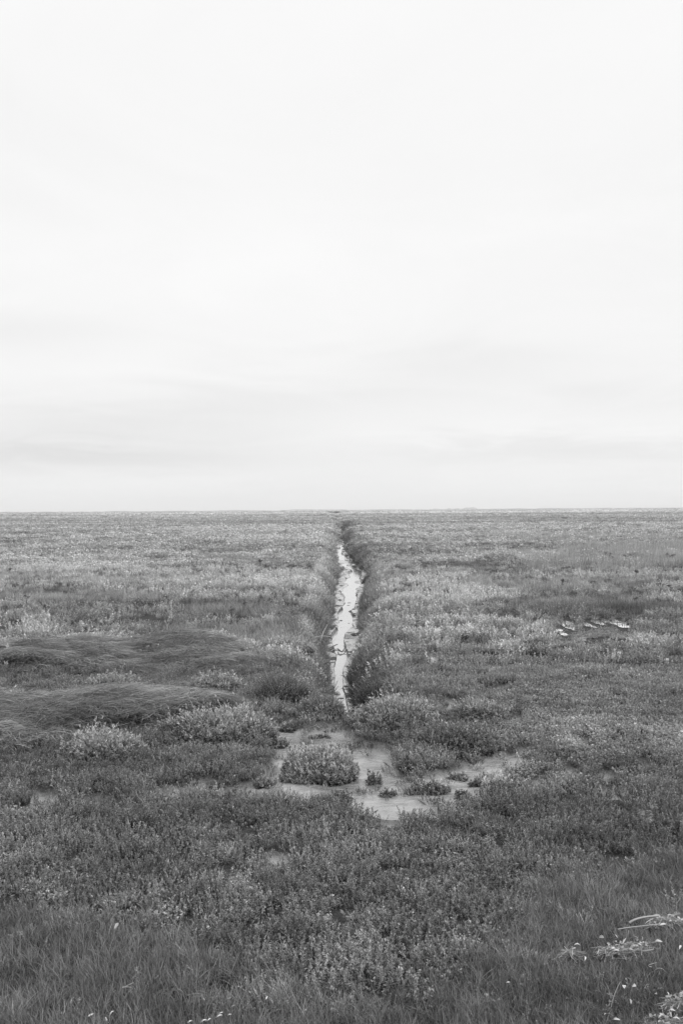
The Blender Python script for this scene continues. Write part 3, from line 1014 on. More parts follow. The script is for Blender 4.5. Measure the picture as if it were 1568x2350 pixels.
def make_bush(name, u, v, wpx, h, label, cat='bush', depth=0.75, pale=0.3, group=None, leaf=0.024, dens=1.0, shade=1.0, topp=1.0, zb=-0.05, lean=None):
    """u, v: foot of its middle; wpx: width in the photo"""
    rng = np.random.default_rng(int(u * 7 + v * 13))
    x, y = gp(u, v, zb)
    rx = wpx / FPX * y / 2
    ry = rx * depth
    root = empty(name, (x, y, ground_z(x, y) - 0.01))
    tag(root, label, cat, group)
    g, gpale, gs_ = Geo(), Geo(), Geo()
    n = int(max(16, dens * 1500 * rx * ry / 0.1))
    b = disc(n, 1.0, rng)
    lump = 1 + 0.5 * fbm(b[:, 0] * 2.2 + u, b[:, 1] * 2.2 + v, 3)
    rr = np.hypot(b[:, 0], b[:, 1])
    edge = 1 + 0.60 * fbm(b[:, 0] / np.maximum(rr, .05) * 1.5 + u, b[:, 1] / np.maximum(rr, .05) * 1.5, 2) * 2
    base = np.stack([b[:, 0] * rx * edge * 0.85, b[:, 1] * ry * edge * 0.85, np.zeros(n)], -1)
    H = h * (1 - 0.72 * rr ** 2.4) * lump * (0.62 + 0.55 * rng.random(n)) * np.where(rng.random(n) < 0.06, 1.3, 1.0)
    base[:, 2] = H * 0.25 * rng.random(n)
    d = np.stack([b[:, 0] * 0.75, b[:, 1] * 0.75, np.ones(n)], -1) + rng.normal(size=(n, 3)) * 0.16
    if lean:
        d[:, 0] += lean
    pn_ = rng.random(n) < pale * (0.6 + 0.9 * sst((H / h - 0.45) * 2.5)) * (0.7 + 1.6 * np.clip(fbm(b[:, 0] * 1.8 + v, b[:, 1] * 1.8, 2) + 0.2, 0, 1))
    sh = shade * (0.75 + 0.5 * rng.random(n))
    if (~pn_).any():
        m = ~pn_
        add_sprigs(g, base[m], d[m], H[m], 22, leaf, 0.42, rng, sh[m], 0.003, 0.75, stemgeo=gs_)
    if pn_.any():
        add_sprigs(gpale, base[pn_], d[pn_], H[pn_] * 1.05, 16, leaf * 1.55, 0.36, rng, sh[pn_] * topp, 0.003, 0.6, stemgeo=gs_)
    if g.v:
        g.obj('foliage', M_BUSH, link=True, parent=root)
    if gpale.v:
        o = gpale.obj('pale_foliage', M_BUSHPALE, link=True, parent=root)
    gs_.obj('stem', M_STEM, link=True, parent=root)
    return root


BUSH = [
    ('leafy_bush', 735, 1768, 200, 0.17, 'rounded pale-topped bush standing alone on the mud flat', dict(pale=.55, depth=.80, dens=1.2)),
    ('leafy_bush', 908, 1672, 195, 0.20, 'leafy bush at the ditch mouth, right above the wet mud', dict(pale=.50, depth=.85, dens=1.1)),
    ('leafy_bush', 487, 1705, 262, 0.22, 'largest leafy bush left of the mud flat, beside the combed grass', dict(pale=.42, depth=.6, dens=1.1)),
    ('leafy_bush', 232, 1742, 190, 0.17, 'very pale leafy bush in front of the combed grass mound', dict(pale=.65, depth=.6, topp=1.05)),
    ('leafy_bush', 1035, 1720, 250, 0.18, 'dark dense bush right of the mud channel', dict(pale=.05, depth=.6, dens=1.2, shade=.92)),
    ('leafy_bush', 1090, 1660, 150, 0.15, 'low bush with pale tips behind the dark dense bush', dict(pale=.45, depth=.6)),
    ('leafy_bush', 745, 1654, 130, 0.14, 'bush blocking the near end of the ditch', dict(pale=.10, depth=.8, leaf=.018)),
    ('leafy_bush', 645, 1622, 120, 0.24, 'dark upright bush left of the ditch mouth', dict(pale=.05, depth=.8, leaf=.016, shade=.9)),
    ('leafy_bush', 868, 1578, 84, 0.34, 'dark bush overhanging the right ditch bank nearest the mouth', dict(pale=.0, depth=1.2, shade=.6, lean=-.35, leaf=.022)),
    ('leafy_bush', 815, 1440, 30, 0.16, 'small dark turf clump slumped into the ditch from the right bank', dict(pale=.0, depth=1.5, shade=.7, zb=-.40)),
    ('leafy_bush', 1232, 1505, 125, 0.16, 'domed pale bush on the flat ground below the puddles', dict(pale=.45, depth=.7, leaf=.024)),
    ('leafy_bush', 1140, 1812, 70, 0.09, 'whitish small bush at the right tip of the mud', dict(pale=1.0, depth=.5, topp=1.5, dens=.6)),
    ('leafy_bush', 505, 1592, 130, 0.15, 'pale bush behind the right end of the combed grass mound', dict(pale=.65, depth=.5)),
    ('leafy_bush', 262, 1585, 130, 0.13, 'pale bush behind the middle of the combed grass mound', dict(pale=.75, depth=.4)),
    ('leafy_bush', 22, 1628, 90, 0.15, 'pale bush at the left edge behind the combed grass', dict(pale=.9, depth=.5, topp=1.2)),
    ('leafy_bush', 645, 1512, 150, 0.16, 'wide pale bush left of the ditch above the dark hollow', dict(pale=.9, depth=.5, topp=1.1, leaf=.024)),
    ('leafy_bush', 1155, 1296, 120, 0.40, 'large pale bush in the distance on the right of the ditch', dict(pale=.35, depth=.5, leaf=.045, dens=.3, topp=.9, shade=1.7)),
    ('leafy_bush', 540, 1690, 60, 0.26, 'tall tuft with whitish tips on top of the largest left bush', dict(pale=1.0, depth=.5, topp=1.25)),
    ('leafy_bush', 753, 1176.6, 22, 1.1, 'far dark shrub on the horizon, left end of the dark line over the ditch', dict(pale=.0, depth=.5, leaf=.22, dens=.004, shade=.6, zb=0)),
    ('leafy_bush', 774, 1176.6, 26, 1.2, 'far dark shrub on the horizon, middle of the dark line over the ditch', dict(pale=.0, depth=.5, leaf=.22, dens=.004, shade=.6, zb=0)),
    ('leafy_bush', 795, 1176.6, 24, 1.2, 'far dark shrub on the horizon, right end of the dark line over the ditch', dict(pale=.0, depth=.5, leaf=.22, dens=.004, shade=.6, zb=0)),
    ('leafy_bush', 797, 1216, 28, 0.45, 'dark shrub on the right bank just beyond the last visible water', dict(pale=.0, depth=1.2, leaf=.06, dens=.10, shade=.75, zb=-.2)),
    ('leafy_bush', 803, 1240, 22, 0.40, 'dark shrub added as shade under the far right bank beside the narrow water', dict(pale=.0, depth=1.2, leaf=.05, dens=.2, shade=.7, zb=-.2)),  # added to darken the undercut hollow of the bank
    ('leafy_bush', 775, 1199, 16, 0.50, 'dark shrub on the left bank far up the ditch', dict(pale=.0, depth=1.2, leaf=.08, dens=.06, shade=.7, zb=-.2)),
    ('leafy_bush', 793, 1192, 26, 0.50, 'shrub hump far up the ditch on the right bank', dict(pale=.0, depth=1.0, leaf=.09, dens=.03, shade=.85, zb=-.1)),
    ('leafy_bush', 846, 1322, 22, 0.30, 'dark shrub added as shade of the undercut right bank where the ditch is widest', dict(pale=.0, depth=2.0, leaf=.03, dens=.7, shade=.6, zb=-.3)),  # added shrub, stands for the shade in the undercut bank
    ('mud_plant', 857, 1786, 30, 0.07, 'small upright plant alone in the middle of the mud channel', dict(dens=1.6)),
    ('mud_plant', 940, 1772, 50, 0.10, 'bushier small plant at the right edge of the mud channel', dict(dens=1.6)),
    ('mud_plant', 890, 1818, 28, 0.05, 'tiny plant low in the mud channel, nearest the front', dict(dens=1.6)),
    ('mud_plant', 985, 1806, 104, 0.07, 'wide low plant island in the front mud', dict(dens=1.4, depth=.4)),
    ('mud_plant', 780, 1828, 50, 0.07, 'small dark plant in the mud below the lone rounded bush', dict(dens=1.4, shade=.8)),
    ('mud_plant', 643, 1706, 36, 0.08, 'small plant in the mud between two bushes on the left', dict(dens=1.5)),
    ('mud_plant', 668, 1672, 50, 0.06, 'low plant on the upper edge of the mud, left of the ditch mouth', dict(dens=1.4)),
    ('mud_plant', 1060, 1818, 26, 0.06, 'small plant in the right part of the mud', dict(dens=1.6)),
    ('mud_plant', 1052, 1776, 40, 0.05, 'low plant in the narrowing right arm of the mud', dict(dens=1.4)),
    ('mud_plant', 735, 1684, 60, 0.02, 'flat film of creeping plant on the upper mud', dict(dens=.8, depth=.4)),
    ('mud_plant', 1094, 1792, 30, 0.05, 'small plant beside the whitish bush in the mud', dict(dens=1.4)),
    ('mud_plant', 600, 1796, 60, 0.06, 'low plant on the left tail of the mud', dict(dens=1.4, depth=.4)),
]
for nm, u, v_, w, h, lab, kw in BUSH:
    kw.setdefault('pale', 0.12)
    make_bush(nm, u, v_, w, h, lab, 'bush' if nm == 'leafy_bush' else 'plant',
              group='leafy bushes around the ditch' if nm == 'leafy_bush' else 'small plants growing in the mud', **kw)


# ------------------------------------------------------------------ small countable things
def tube(g, pts, r, shade=1.0, n=5):
    """tapering tube along pts"""
    pts = np.asarray(pts, float)
    k = len(pts)
    r = np.broadcast_to(r, k)
    T = unit(np.gradient(pts, axis=0))
    A = unit(np.cross(T, np.array([0.31, 0.17, 0.93])))
    B = np.cross(T, A)
    a = np.linspace(0, 2 * np.pi, n, endpoint=False)
    v = pts[:, None, :] + r[:, None, None] * (A[:, None, :] * np.cos(a)[None, :, None] + B[:, None, :] * np.sin(a)[None, :, None])
    i = np.arange(k * n).reshape(k, n)
    q = np.stack([i[:-1], np.roll(i[:-1], -1, 1), np.roll(i[1:], -1, 1), i[1:]], -1)
    g.add(v, q, np.full(k * n, shade))


def leaf_blade(g, L, W, bend, fold, shade):
    """a willow leaf: pointed, folded on its midrib, arched; grid 9 x 3"""
    t = np.linspace(0, 1, 9)
    w = W * 0.5 * np.sin(np.pi * t ** 0.85) ** 0.8
    z = bend * L * np.sin(np.pi * t) * 0.35
    v = np.zeros((9, 3, 3))
    v[:, :, 0] = (t * L)[:, None]
    v[:, :, 1] = w[:, None] * np.array([-1, 0, 1])
    v[:, :, 2] = z[:, None] + np.array([fold, 0, fold]) * w[:, None]
    i = np.arange(27).reshape(9, 3)
    q = np.stack([i[:-1, :-1], i[:-1, 1:], i[1:, 1:], i[1:, :-1]], -1)
    g.add(v, q, np.tile(np.array([1.0, 0.85, 1.0]) * shade, 9))


def top_of_cover(x, y):
    return ground_z(x, y) + 0.045


def fallen_leaf(u, v, lpx, ang, label, shade=1.0, wr=0.30, tilt=0.25, lift=0.0):
    rng = np.random.default_rng(int(u * 3 + v * 11))
    x, y = gp(u, v, 0.06)
    L = lpx / FPX * y
    z = top_of_cover(x, y) + 0.018 + lift
    g = Geo()
    leaf_blade(g, L, L * wr, rng.uniform(0.2, 0.7), rng.uniform(0.15, 0.5), shade)
    tube(g, [(-0.2 * L, 0, 0), (-0.1 * L, 0, 0.002), (0, 0, 0)], 0.0006, shade * 0.8, 4)
    o = g.obj('fallen_leaf', M_WHITE, link=True)
    o.location = (x, y, z)
    o.rotation_euler = (rng.normal() * 0.3 + 0.45, -abs(tilt), math.radians(ang))
    tag(o, label, 'leaf', 'fallen willow leaves in the grass')
    return o


LV = [
    (201, 2307, 14, 30, 'white fallen leaf at bottom left, lone one left of the pair'),
    (252, 2304, 14, 55, 'white fallen leaf at bottom left, upper right of the crossed pair'),
    (244, 2318, 14, 120, 'white fallen leaf at bottom left, lower one of the crossed pair'),
    (408, 2342, 16, 60, 'white fallen leaf on the bottom edge below the grass arcs'),
    (431, 2326, 11, 20, 'small white leaf just left of the leaf row under the grass arcs'),
    (462, 2325, 14, 8, 'white leaf starting the row under the grass arcs'),
    (476, 2322, 10, 40, 'short white leaf second in the row under the grass arcs'),
    (497, 2314, 14, 12, 'white leaf in the middle of the row under the grass arcs'),
    (503, 2305, 9, 15, 'small leaf just above the middle of the row under the grass arcs'),
    (523, 2310, 9, 0, 'small leaf at the right end of the row under the grass arcs'),
    (530, 2291, 12, 15, 'greyish curled leaf above the right end of the row under the grass arcs'),
    (610, 2276, 11, 70, 'pale curled leaf alone right of the grass arcs'),
    (481, 2347, 9, 10, 'leaf cut by the bottom edge beneath the grass arcs'),
    (114, 2339, 12, 75, 'dull grey leaf near the bottom left corner'),
    (166, 2331, 12, 160, 'small crumpled whitish leaf at bottom left, under the crossed pair'),
    (262, 2138, 22, 78, 'pale leaf hanging upright from a thin stalk at left'),
    (313, 2218, 4, 30, 'tiny white leaf fleck in the left grass'),
    (135, 2337, 5, 20, 'tiny white fleck at the bottom left corner'),
    (700, 2304, 5, 70, 'tiny white fleck in the grass at bottom centre'),
    (1515, 2108, 15, -10, 'broad white leaf on the upper litter line at right'),
    (1503, 2106, 8, -50, 'small leaf left of the broad white leaf on the upper litter line'),
    (1418, 2163, 13, 110, 'upright white leaf in the middle litter heap'),
    (1408, 2168, 15, -30, 'bright white leaf lying across the middle litter heap'),
    (1400, 2166, 15, 5, 'long white leaf at the left side of the middle litter heap'),
    (1431, 2160, 6, 80, 'tiny leaf between the two halves of the middle litter heap'),
    (1452, 2158, 15, -25, 'white leaf right of centre in the middle litter heap'),
    (1462, 2155, 14, -50, 'steeply tilted leaf at the right end of the middle litter heap'),
    (1376, 2135, 17, -60, 'pale triangular leaf standing above left of the middle litter heap'),
    (1504, 2146, 20, -48, 'long curved leaf right of the middle litter heap'),
    (1560, 2162, 15, 55, 'pale leaf near the right edge beside the middle litter heap'),
    (1343, 2212, 16, 85, 'upright pale leaf below left of the middle litter heap'),
    (1434, 2248, 11, 80, 'round pale leaf in open grass at lower right', ),
    (1453, 2241, 12, -65, 'narrow white leaf next to the round pale leaf at lower right'),
    (1504, 2257, 9, -75, 'grey small leaf between the round leaf and the right edge'),
    (1536, 2261, 12, 100, 'whitish leaf at the top of the lower right litter'),
    (1560, 2257, 11, -10, 'whitish leaf at the right edge above the lower right litter'),
    (1564, 2272, 10, 10, 'second leaf at the right edge on the lower right litter'),
    (1536, 2293, 17, -45, 'long white leaf slanting over the lower right litter'),
    (1502, 2305, 12, -40, 'white leaf at the left of the lower right litter'),
    (1449, 2312, 17, 80, 'grey upright leaf near the bottom right'),
    (1407, 2320, 19, -38, 'largest white leaf lying low at the bottom right'),
    (1475, 2343, 15, -80, 'white leaf on the bottom edge at lower right'),
    (1546, 2340, 12, 85, 'pale leaf in the bottom right corner'),
    (1510, 2322, 10, 30, 'crumpled pale leaf left in the bottom right corner litter'),
    (1525, 2322, 9, 100, 'crumpled pale leaf right in the bottom right corner litter'),
    (1388, 2309, 6, 30, 'tiny white fleck above the largest white leaf at bottom right'),
    (1163, 2233, 9, -20, 'small pale leaf alone in the shrubs right of bottom centre'),
]
for a in LV:
    dull = any(w in a[4] for w in ('grey', 'dull', 'triangular', 'hanging'))
    wr = 0.75 if 'round' in a[4] else 0.5 if ('triangular' in a[4] or 'broad' in a[4]) else 0.30
    fallen_leaf(*a, shade=0.55 if dull else 1.0, wr=wr, lift=0.05 if 'upright' in a[4] else 0.0)


def crumpled_litter(u, v, wpx, n, label):
    rng = np.random.default_rng(int(u + v))
    x, y = gp(u, v, 0.05)
    w = wpx / FPX * y
    g = Geo()
    p = disc(n, 1.0, rng) * np.array([w / 2, w / 5, 1])
    p[:, 2] = 0.012 + 0.03 * rng.random(n)
    for k_ in range(n):
        gg = Geo()
        leaf_blade(gg, 0.028 * rng.uniform(.4, 1.1), 0.009 * rng.uniform(.6, 1.4), rng.uniform(-.6, 1), rng.uniform(.1, .9), rng.uniform(.3, .9))
        M = np.array(Euler((rng.normal() * .5, rng.normal() * .35, rng.normal() * .5 + (0 if rng.random() < .7 else 1.5))).to_matrix())
        g.add(gg.v[0] @ M.T + p[k_], gg.q[0], gg.sh[0])
    m = n * 6
    c = unit(rng.normal(size=(m, 3)) * np.array([1, .45, .07]))
    b0 = disc(m, 1.0, rng) * (0.5 + 0.9 * rng.random((m, 1))) * np.array([w / 2, w / 5, 1]) + np.array([0, 0, 1.0]) * rng.uniform(-.02, .015, (m, 1))
    t = np.linspace(-.5, .5, 3)
    C = b0[:, None] + c[:, None] * (t[None, :, None] * 0.09 * (0.3 + rng.random((m, 1, 1))))
    C[:, 1, 2] += 0.008
    g.strips(C, np.full((m, 3), 0.0024), unit(np.cross(c, [0, 0, 1.0])), 0.30 + 0.5 * rng.random(m) ** 2)
    o = g.obj('plant_litter', M_WHITE, link=True)
    o.location = (x, y, top_of_cover(x, y))
    o.rotation_euler = (0, 0, 0.15)
    tag(o, label, 'litter', 'heaps of pale dry litter in the right grass')


crumpled_litter(1530, 2098, 84, 36, 'pale crumpled litter heap at the right edge, highest of the heaps')
crumpled_litter(1420, 2166, 84, 34, 'bright litter heap of white leaves in the middle of the right grass')
crumpled_litter(1462, 2158, 50, 18, 'litter heap joined to the right of the middle one')
crumpled_litter(1552, 2278, 60, 34, 'pale litter heap against the right edge near the bottom')
crumpled_litter(1310, 2170, 22, 9, 'small whitish litter tuft at the left end of the litter line')
crumpled_litter(1530, 2322, 90, 24, 'thin scattered litter in the bottom right corner')


def path3(pts, hts):
    out = []
    for (u, v), h in zip(pts, hts):
        x, y = gp(u, v, h)
        out.append(np.array([x, y, h]))
    return out


def smooth_path(p, n=14):
    p = np.asarray(p)
    t = np.linspace(0, 1, len(p)); tt = np.linspace(0, 1, n)
    if len(p) == 3:      # quadratic through the middle
        a = np.array([[1, 0, 0], [1, .5, .25], [1, 1, 1]])
        c = np.linalg.solve(a, p)
        return np.stack([np.ones(n), tt, tt ** 2], -1) @ c
    return np.stack([np.interp(tt, t, p[:, i]) for i in range(3)], -1)


def stalk(name, pts, hts, r, mat, label, cat, group, shade=1.0, taper=0.4):
    p = smooth_path(path3(pts, hts))
    o0 = p[0].copy()
    g = Geo()
    tube(g, p - o0, np.linspace(r, r * taper, len(p)), shade)
    o = g.obj(name, mat, link=True)
    o.location = o0
    return tag(o, label, cat, group)


GA = 'long pale grass stems standing out of the turf'
# long pale grass arcs (foot, bend, tip)
for pts, h, lab in (
        ([(471, 2320), (480, 2290), (493, 2263)], (.02, .10, .18), 'pale grass stem second from left in the bottom left cluster'),
        ([(477, 2317), (492, 2285), (512, 2257)], (.02, .10, .19), 'pale grass stem bending right, right one of the crossed middle two'),
        ([(442, 2324), (448, 2292), (458, 2266)], (.02, .10, .17), 'pale grass stem leftmost of the bottom left cluster'),
        ([(548, 2320), (572, 2262), (622, 2223)], (.02, .16, .26), 'longest arching pale grass stem at bottom left'),
        ([(542, 2285), (545, 2262), (551, 2235)], (.02, .10, .16), 'thin straight stem left beside the longest arching one'),
        ([(1496, 2218), (1490, 2214), (1509, 2208)], (.05, .08, .08), 'short arched straw below the litter at right'),
        ([(1504, 2226), (1516, 2221), (1528, 2228)], (.05, .09, .06), 'bow-shaped straw low on the right side'),
        ([(1363, 2186), (1374, 2172), (1386, 2180)], (.04, .08, .06), 'pale curved straw at the left end of the middle litter heap'),
        ([(1404, 2310), (1412, 2280), (1425, 2252)], (.03, .08, .12), 'fine straight stem rising to the round pale leaf')):
    stalk('grass_stem', pts, h, 0.0016, M_STALK, lab, 'grass stem', GA, 1.5)
for pts, h, r, sh, lab in (
        ([(1446, 2117), (1470, 2106), (1512, 2101)], (.06, .08, .08), .0065, 1.15, 'thick pale flattened reed lying on the upper litter line'),
        ([(1419, 2132), (1450, 2127), (1516, 2120)], (.06, .07, .08), .0030, 1.2, 'thin pale reed lying parallel below the thick one'),
        ([(1444, 2110), (1453, 2092), (1455, 2068)], (.04, .10, .15), .0035, .8, 'dull upright reed behind the thick pale reed'),
        ([(1434, 2163), (1441, 2150), (1444, 2134)], (.04, .08, .11), .0035, .8, 'dull upright reed stub in the middle litter heap'),
        ([(1476, 2182), (1488, 2181), (1502, 2177)], (.06, .07, .08), .0035, 1.15, 'short pale reed right of the middle litter heap'),
        ([(280, 2265), (290, 2264), (302, 2265)], (.06, .06, .06), .0018, 1.3, 'short straight straw lying level in the left grass'),
        ([(288, 2263), (296, 2259), (306, 2254)], (.06, .07, .08), .0018, 1.3, 'short straw slanting over the level one'),
        ([(1481, 2124), (1486, 2115), (1500, 2108)], (.06, .08, .08), .0025, 1.3, 'short bent reed crossing between the two lying reeds')):
    stalk('reed_stem', pts, h, r, M_STALK, lab, 'reed', 'broken reed stems', sh, 0.75)

# rough reed straws on the left bank of the ditch
k = 0
for (a, b), lab in ((((735, 1470), (752, 1432)), 'highest pale straw leaning on the left ditch bank'),
                    (((748, 1512), (765, 1490)), 'pale straw low on the left ditch bank near the water'),
                    (((762, 1462), (722, 1462)), 'pale straw lying level on the left ditch bank'),
                    (((737, 1500), (757, 1478)), 'pale straw in the dark hollow of the left ditch bank'),
                    (((745, 1490), (772, 1466)), 'long pale straw pointing at the water from the left bank'),
                    (((868, 1502), (884, 1480)), 'pale straw in the grass right of the ditch')):
    stalk('reed_stem', [a, ((a[0] + b[0]) / 2, (a[1] + b[1]) / 2 - 3), b], (.12, .24, .28), 0.0055, M_STALK, lab, 'reed', 'broken reed stems', 1.4)


# dark sticks and lumps on the mud in the ditch
def bed_stalk(pts, r, lab):
    p = smooth_path([np.array([*gp(u, v, WZ + .035), WZ + .035]) for u, v in pts])
    p[:, 2] += 0.008 * np.sin(np.linspace(0, 9, len(p)))
    g = Geo()
    tube(g, p - p[0], np.linspace(r, r * .6, len(p)), 1.0, 6)
    o = g.obj('stick', M_WOOD, link=True)
    o.location = p[0]
    tag(o, lab, 'stick', 'dark sticks in the ditch')


bed_stalk([(756, 1479), (765, 1481), (775, 1479)], .013, 'short thick dark stick on the mud by the left bank')
bed_stalk([(757, 1492), (785, 1493), (810, 1491)], .009, 'long thin dark stick lying across the whole ditch')
bed_stalk([(776, 1489), (785, 1494), (793, 1484)], .014, 'crooked dark branch lying over the long thin stick')
bed_stalk([(766, 1586), (770, 1573), (776, 1562)], .006, 'thin twig sticking up near the stone at the ditch mouth')


def lump(name, u, v, wpx, hr, z, mat, label, cat, group, dr=1.0):
    rng = np.random.default_rng(int(u * 5 + v))
    x, y = gp(u, v, z)
    r = wpx / FPX * y / 2
    a, b_ = np.meshgrid(np.linspace(0, 2 * np.pi, 20, endpoint=False), np.linspace(0.02, np.pi / 2 + .35, 9))
    ux, uy, uz = np.sin(b_) * np.cos(a), np.sin(b_) * np.sin(a), np.cos(b_)
    s = 1 + 0.9 * fbm(ux * 1.7 + u, uy * 1.7 + uz * 1.3 + v, 3)
    vtx = np.stack([ux * r * s, uy * r * dr * s, uz * r * hr * s], -1)
    i = np.arange(a.size).reshape(a.shape)
    q = np.stack([i[:-1], i[1:], np.roll(i[1:], -1, 1), np.roll(i[:-1], -1, 1)], -1).reshape(-1, 4)
    top = np.array([[0, 0, r * hr * s[0].mean()]])
    tr = np.stack([np.full(20, a.size), i[0], np.roll(i[0], -1)], -1)
    o = mesh_obj(name, np.concatenate([vtx.reshape(-1, 3), top]), q, tr, mat, smooth=True)
    o.location = (x, y, z)
    tag(o, label, cat, group)


GC = 'dark mud lumps in the ditch'
for u, v, w, lab in ((808, 1404, 19, 'largest dark mud lump in the middle of the ditch'),
                     (802, 1384, 9, 'dark lump just above the largest one in the ditch'),
                     (800, 1390, 8, 'flat dark lump between the largest and the one above it'),
                     (776, 1377, 9, 'dark lump at the foot of the left mud shelf'),
                     (779, 1397, 5, 'small dark lump on the edge of the left shelf'),
                     (801, 1431, 8, 'ring-shaped lump beside the slumped turf clump'),
                     (765, 1560, 7, 'dark lump at the left water edge'),
                     (768, 1374, 4, 'tiny lump on the smooth left shelf, highest'),
                     (784, 1441, 6, 'lump on the water edge below the ring-shaped one'),
                     (783, 1425, 11, 'lump under the broken mud lip on the left'),
                     (812, 1300, 7, 'distant dark lump by the right bank in the ditch'),
                     (773, 1275, 7, 'distant dark lump by the left bank in the ditch'),
                     (768, 1515, 8, 'lump stranded on the lower left mud'),
                     (790, 1326, 9, 'lump far up the ditch near its widest part')):
    lump('mud_lump', u, v, w, 0.42, WZ - .012, M_CLOD, lab, 'mud lump', GC)
lump('stone', 775, 1592, 15, 0.75, WZ + .0, M_STONE, 'rounded grey stone in the water at the ditch mouth', 'stone', 'stones by the ditch')
lump('stone', 783, 1602, 14, 0.25, WZ + .0, M_CLOD, 'flat dark stone half under water below the rounded one', 'stone', 'stones by the ditch')
lump('stone', 737, 1598, 8, 1.1, .10, M_WHITE if False else M_STONE, 'small pale stone on the plants left of the ditch mouth', 'stone', 'stones by the ditch')


# seed heads
def seed_head(u, v, px, hgt, mat, label, dark=True, shade=1.0):
    rng = np.random.default_rng(int(u * 2 + v * 5))
    x, y = gp(u, v, hgt)
    z = ground_z(x, y)
    root = empty('dry_flower' if dark else 'fluffy_flower', (x, y, z))
    tag(root, label, 'flower', 'dark dry flower heads in the marsh' if dark else 'white fluffy flower heads')
    w = px / FPX * y
    g = Geo()
    heads = []
    m = 5 if dark else 1
    for i in range(m):
        t = np.array([rng.normal() * w * .35, rng.normal() * w * .2, hgt * rng.uniform(.85, 1.08)]) if m > 1 else np.array([0, 0, hgt])
        tube(g, smooth_path([np.zeros(3), np.array([t[0] * .2, t[1] * .2, hgt * .6]), t], 8), np.linspace(.003, .0015, 8) * (1 if not dark else max(1, w * 8)), .9, 4)
        heads.append(t)
    g.obj('stem', M_SEED if dark else M_STALK, link=True, parent=root)
    h = Geo()
    for t in heads:
        n = 26 if dark else 260
        r = w * (.22 if dark else .5)
        D = unit(rng.normal(size=(n, 3)) * np.array([1, 1, .5]) + np.array([0, 0, .25]))
        if dark:
            h.leaves(t + D * r * .3, D, r * 1.1, r * .5, rng, np.full(n, shade))
        else:
            sub = rng.normal(size=(7, 3)) * r * np.array([.75, .4, .45])
            c_ = sub[rng.integers(0, 7, n)]
            h.leaves(t + c_ + D * r * .1, D * np.array([1, 1, .7]) + np.array([0, 0, -.2]), r * rng.uniform(.2, .55, n), r * .08, rng, 0.45 + .5 * rng.random(n))
    h.obj('seed_head' if dark else 'flower_head', mat, link=True, parent=root)


SH = [(60, 1368, 'leftmost'), (184, 1381, 'second from the left'), (316, 1389, 'pair, left one'), (328, 1383, 'pair, right one'), (10, 1390, 'at the left edge'),
      (105, 1388, 'beside the smooth turf'), (596, 1287, 'high up on the smooth grass left of the ditch'), (560, 1381, 'nearest the left bank of the ditch'),
      (530, 1392, 'low over the hollow left of the ditch'), (1397, 1270, 'left in the tall pale grass'), (1404, 1278, 'just below the left one in the tall grass'),
      (1440, 1276, 'middle of the tall pale grass'), (1529, 1273, 'right in the tall pale grass'), (1545, 1276, 'at the right edge of the tall grass'),
      (1449, 1347, 'centre of the smooth turf on the right'), (1460, 1312, 'upper part of the smooth turf on the right'),
      (1517, 1339, 'right part of the smooth turf'), (1540, 1343, 'rightmost on the smooth turf'), (1291, 1331, 'alone at the left of the turf'),
      (1363, 1334, 'between the lone one and the turf centre'), (1462, 1372, 'on the dark band behind the puddles'), (1305, 1300, 'left end of the tall pale grass, low')]
for u, v, where in SH:
    side = 'left' if u < 784 else 'right'
    seed_head(u, v, 12, 0.26, M_SEED, 'dry flower head on the %s, %s' % (side, where))
for u, v, w, lab in ((1502, 1838, 19, 'white fluffy flower head at right, highest of three'), (1478, 1860, 22, 'white fluffy flower head at right, left of three'),
                     (1488, 1874, 20, 'white fluffy flower head at right, lowest of three'), (27, 2132, 10, 'white fluffy flower head near the left edge, left of two'),
                     (45, 2127, 11, 'white fluffy flower head near the left edge, right of two')):
    seed_head(u, v, w, 0.11, M_FLUFF, lab, dark=False)

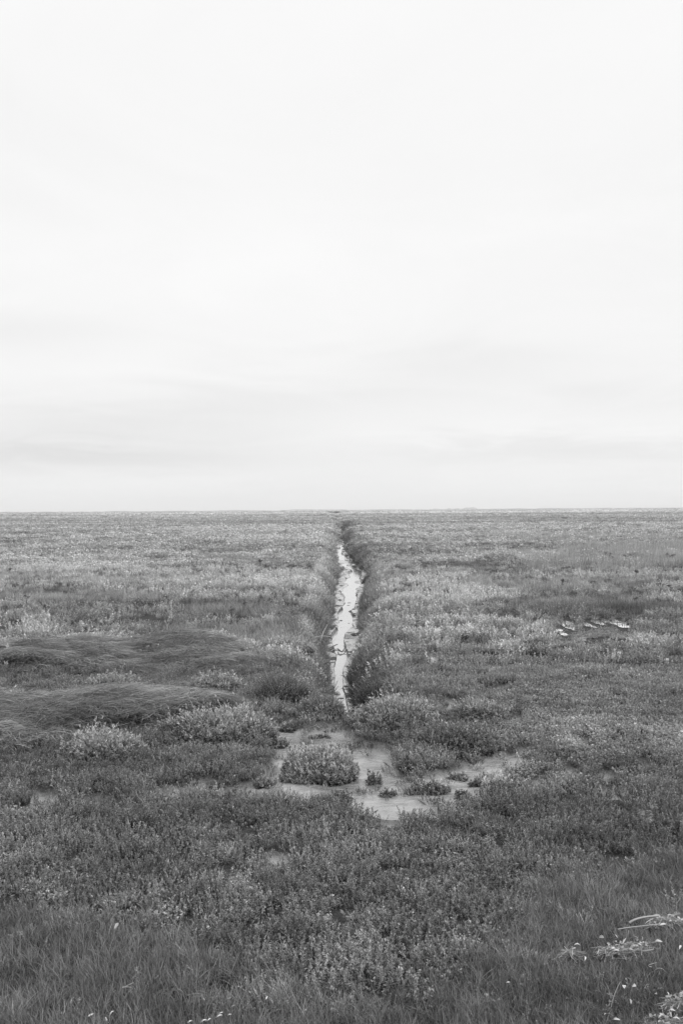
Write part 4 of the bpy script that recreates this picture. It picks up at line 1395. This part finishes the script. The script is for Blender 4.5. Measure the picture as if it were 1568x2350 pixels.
# ------------------------------------------------------------------ what closes the horizon: a far low shore with tree lines
def ridge(name, x0, x1, y, h0, amp, mat, seed, kind='structure', n=500, f=0.01):
    xs_ = np.linspace(x0, x1, n)
    hh_ = h0 + amp * np.clip(fbm(xs_ * f + seed, xs_ * 0 + seed, 5, .6) + .15, 0, 1)
    prof = [(-1.0, -0.5), (-.6, .8), (0, 1.0), (.6, .8), (1.0, -0.5)]
    d = 60
    v = np.stack([np.stack([xs_, np.full(n, y + a * d), hh_ * c - (0 if c > 0 else 1)], -1) for a, c in prof], 1)
    i = np.arange(n * 5).reshape(n, 5)
    q = np.stack([i[:-1, :-1], i[1:, :-1], i[1:, 1:], i[:-1, 1:]], -1)
    o = mesh_obj(name, v, q.reshape(-1, 4), mat=mat)
    tag(o, kind=kind)


b = MatB('far_shore')
sh, _ = b.princ(b.rng(b.noise(0.01, 4), .35, .65, .16, .26), 0.9, 0.1)
M_SHORE = b.done(sh)
ridge('far_shore', -3200, 3200, 5200, 3.2, 16, M_SHORE, 3.3, f=0.006)
ridge('sea_wall', 380, 1500, 2900, 3.6, 0.5, M_SHORE, 8.1)
ridge('hills', 500, 760, 5600, 3, 40, M_SHORE, 5.7, f=0.02)

# ------------------------------------------------------------------ sea air
hx, hy0, hy1, hz0, hz1 = 3400.0, -60.0, 5900.0, -4.0, 70.0
hv = np.array([(x, y, z) for x in (-hx, hx) for y in (hy0, hy1) for z in (hz0, hz1)])
hq = [(0, 1, 3, 2), (4, 6, 7, 5), (0, 4, 5, 1), (2, 3, 7, 6), (0, 2, 6, 4), (1, 5, 7, 3)]
hm = bpy.data.materials.new('haze')
hm.use_nodes = True
hm.node_tree.nodes.clear()
ho = hm.node_tree.nodes.new('ShaderNodeOutputMaterial')
pv = hm.node_tree.nodes.new('ShaderNodeVolumePrincipled')
pv.inputs['Color'].default_value = (1, 1, 1, 1)
pv.inputs['Density'].default_value = 0.00022
hm.node_tree.links.new(pv.outputs[0], ho.inputs['Volume'])
haze = mesh_obj('haze', hv, hq, mat=hm)
tag(haze, 'thin pale sea air over the far marsh', 'haze', kind='stuff')
